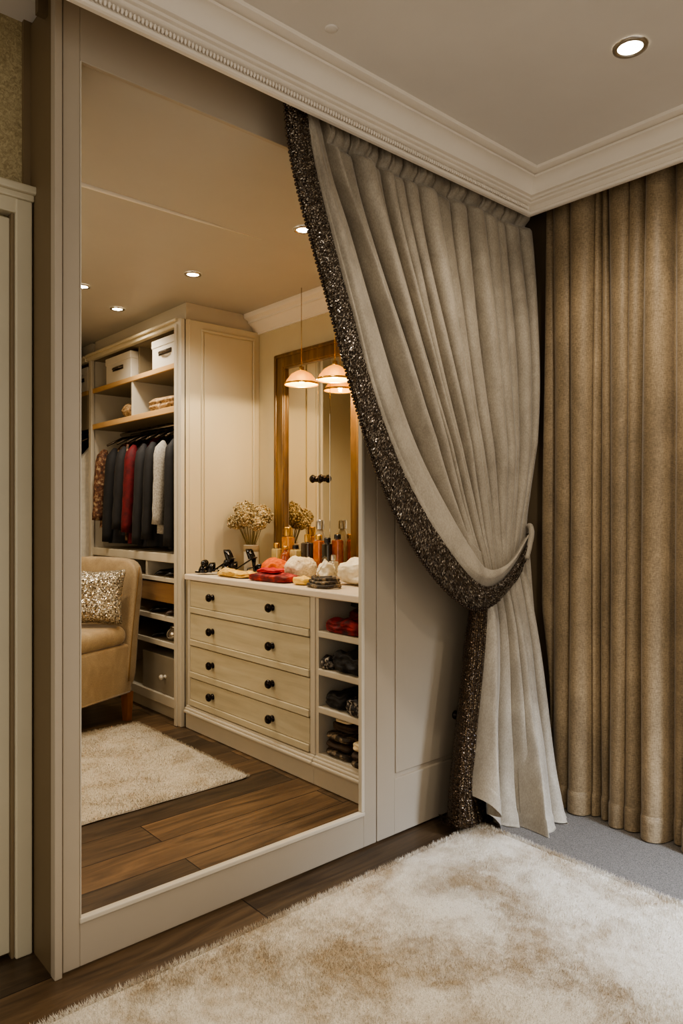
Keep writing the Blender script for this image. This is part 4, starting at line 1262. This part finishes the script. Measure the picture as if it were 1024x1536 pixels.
for i in range(Ns):
    u = i / (Ns - 1)
    PS[i] = interp_rows([k[0] for k in SK], rs, u)
    for j in range(Ms):
        v = j / (Ms - 1)
        PS[i, j, 1] -= .005 * abs(math.sin(u * 30 + .6 * math.sin(v * 6))) * (.4 + .6 * v)
        if v > .955: PS[i, j, 1] += .035 * ((v - .955) / .045) ** 2
        PS[i, j, 2] = max(PS[i, j, 2], .042)
US[..., 0] = np.linspace(0, .16, Ns)[:, None]; US[..., 1] = np.linspace(0, .95, Ms)[None, :]
bm = grid_bm(PS, US); bmesh.ops.recalc_face_normals(bm, faces=bm.faces[:])
obj('sequin_tail', bm, M['sequin_tail'], cur, True, label='bronze sequin tail hanging to the rug')
# tieback loop and hook
lp = [onY(a, b, y) for a, b, y in ((789, 838, 1.625), (794, 818, 1.63), (797, 800, 1.65), (795, 789, 1.67), (791, 792, 1.70), (789, 806, 1.72), (790, 826, 1.70))]
lp = [Vector(p) for p in catmull([tuple(p) for p in lp], 24)]
bm = BM(); add_tube(bm, lp, .011, 10); tl = obj('tieback_loop', bm, M['grey_velvet'], cur, True)
hk = Vector(onY(793, 800, 1.70))
bm = BM(); add_tube(bm, [hk + Vector((0, .095, 0)), hk + Vector((0, .02, 0)), hk + Vector((.006, -.012, -.006)), hk + Vector((.004, -.02, .01))], .005, 8)
obj('hook', bm, M['gun'], tl, True)

# ================================================================== gold curtain along the other wall
gold = thing('gold_curtain', 'heavy gold brown linen curtain hanging to the floor beside the grey one', 'curtain', (2.5, .8, 0))
# folds measured at eye height and at the foot: crease position along the wall
cre_px = [805, 822, 850, 884, 894, 907, 937, 962, 1003, 1024, 1060]
cre = [onX(p, 770, 2.50).y for p in cre_px]
y = cre[-1]
while y > -1.0:
    y -= .06 + .07 * rc.random(); cre.append(y)
ng = len(cre) - 1
per = 16
zs = np.concatenate([np.linspace(2.42, .115, 66), np.linspace(.095, .008, 8)])
ga = [rc.uniform(.95, 1.25) for _ in range(ng)]
gl = [rc.uniform(-1, 1) for _ in range(ng + 1)]
PG = np.zeros((ng * per + 1, len(zs), 3))
def cpos(k, z):
    q = z / 2.4
    y = cre[k] + .012 * gl[k] * (q - .4) * 2 + .007 * math.sin(q * 4 + k * 1.7)
    e = min(1, max(0, (.95 - z) / .6)); e = e * e * (3 - 2 * e)
    return min(y, 1.672 - .062 * e - .010 * k)
for i in range(ng * per + 1):
    k = min(ng - 1, i // per); t = (i - k * per) / per
    for j, z in enumerate(zs):
        tt = t - .12 * math.sin(2 * PI * t)
        y = cpos(k, z) * (1 - tt) + cpos(k + 1, z) * tt
        wd = abs(cre[k] - cre[k + 1])
        A = min(.088, max(.045, wd * .95)) * ga[k] * (.8 + .3 * (1 - z / 2.4))
        if k < 2: A *= (.45, .75)[k]
        f = max(0, math.sin(PI * t)) ** .7
        xx = 2.565 - A * f - .006 * fbm(k * 3.1, z * 1.2, t)
        y -= .012 * math.sin(PI * t) * gl[k]
        PG[i, j] = (xx, y, z)
bm = grid_bm(PG); bmesh.ops.recalc_face_normals(bm, faces=bm.faces[:])
gd = obj('drape', bm, M['gold_linen'], gold, True)
PH = PG[:, 66:, :].copy(); PH[:, :, 0] -= .006; PH[:, 0, 0] += .007
bm = grid_bm(PH); bmesh.ops.recalc_face_normals(bm, faces=bm.faces[:])
obj('hem', bm, M['gold_linen'], gd, True)

# ================================================================== downlights
M['led'] = emit('downlight_glow', (255, 240, 212), 30)
def downlight(label, x, y, z, r=.04):
    t = thing('downlight', label, 'light', (x, y, z), 0, 'recessed ceiling downlights')
    bm = BM(); add_lathe(bm, [(r * .78, -.002), (r * .82, -.006), (r * 1.1, -.005), (r * 1.14, -.0005)], (x, y, z), 28)
    obj('rim', bm, M['chrome'], t, True)
    bm = BM(); add_lathe(bm, [(0, -.0045), (r * .6, -.004), (r * .8, -.002)], (x, y, z), 28)
    obj('lamp_disc', bm, M['led'], t, True)
    return t
def spot(x, y, z, watts, col=(1, .90, .78), size=150, blend=.8, rad=.04):
    l = bpy.data.lights.new('spot_beam', 'SPOT'); l.energy = watts; l.color = col
    l.spot_size = math.radians(size); l.spot_blend = blend; l.shadow_soft_size = rad
    o = bpy.data.objects.new('spot_beam', l); COL.objects.link(o); o.location = (x, y, z - .02)
    return o
bx, by = onZ(945, 70, ZC).x, onZ(945, 70, ZC).y
downlight('downlight in the bedroom ceiling above the gold curtain', bx, by, ZC, .042)
spot(bx, by, ZC, 24)
for (x, y, wt_) in ((1.75, -.45, 34), (.45, -.75, 30)):
    spot(x, y, ZC, wt_)
labs = ['dressing room downlight closest to the curtain edge', 'dressing room downlight between two others in the row', 'dressing room downlight close to the wardrobe crown', 'small dressing room downlight by the opening stile']
for lb, (px, py) in zip(labs, ((455, 344), (289, 411), (176, 463), (123, 429))):
    p = onZ(px, py, ZC2)
    downlight(lb, p.x, p.y, ZC2, .036)
    spot(p.x, p.y, ZC2, 14, (1, .90, .76), 140)

spot(1.15, 4.0, ZC2, 14, (1, .86, .68), 140)  # added unseen lamp, brightens the partition reflected in the mirror
def point(x, y, z, w, col, r=.03):
    l = bpy.data.lights.new('lamp_glow', 'POINT'); l.energy = w; l.color = col; l.shadow_soft_size = r
    o = bpy.data.objects.new('lamp_glow', l); COL.objects.link(o); o.location = (x, y, z)
for p in LP: point(p.x, p.y, p.z - .006, 4, (1, .78, .46), .006)
l = bpy.data.lights.new('side_fill_light', 'AREA'); l.energy = 5; l.color = (1, .82, .60); l.shape = 'RECTANGLE'; l.size = 1.2; l.size_y = 1.3
o = bpy.data.objects.new('side_fill_light', l); COL.objects.link(o); o.location = (.32, 3.0, 1.35); o.rotation_euler = (0, -PI / 2, 0)  # added fill from the unseen side wall, which has no window
# ceiling sensor
sp = onZ(497, 43, ZC)
ts = thing('ceiling_sensor', 'small flush round sensor on the bedroom ceiling', 'sensor', (sp.x, sp.y, ZC))
bm = BM(); add_lathe(bm, [(0, -.003), (.014, -.003), (.018, -.0008), (.018, -.0002)], sp, 24); obj('cover', bm, M['ceil'], ts, True)

# daylight from a window further along the curtained wall
l = bpy.data.lights.new('window_daylight', 'AREA'); l.energy = 13; l.color = (.66, .78, 1.0); l.shape = 'RECTANGLE'; l.size = .8; l.size_y = 1.2
o = bpy.data.objects.new('window_daylight', l); COL.objects.link(o); o.location = (2.45, -.9, 1.3)
o.rotation_euler = (Vector((2.40, .62, 0)) - o.location).to_track_quat('-Z', 'Y').to_euler()
l.spread = math.radians(42)

w = bpy.data.worlds.new('room_ambient'); sc.world = w; w.use_nodes = True
w.node_tree.nodes['Background'].inputs['Color'].default_value = (1.0, .93, .84, 1); w.node_tree.nodes['Background'].inputs['Strength'].default_value = .62

# ================================================================== camera
cam = bpy.data.cameras.new('camera'); co = bpy.data.objects.new('camera', cam); COL.objects.link(co)
cam.sensor_fit = 'HORIZONTAL'; cam.sensor_width = 36; cam.lens = 36 * F / 1024
cam.shift_y = 2 / 1024
co.location = (0, 0, EYE); co.rotation_euler = (PI / 2, 0, -(PI / 2 - TH))
cam.clip_start = .05; cam.clip_end = 60
sc.camera = co
sc.view_settings.view_transform = 'AgX'
sc.view_settings.look = 'AgX - Medium High Contrast'
sc.view_settings.exposure = 0.75
sc.cycles.use_denoising = True
sc.cycles.max_bounces = 8
sc.cycles.sample_clamp_indirect = 4
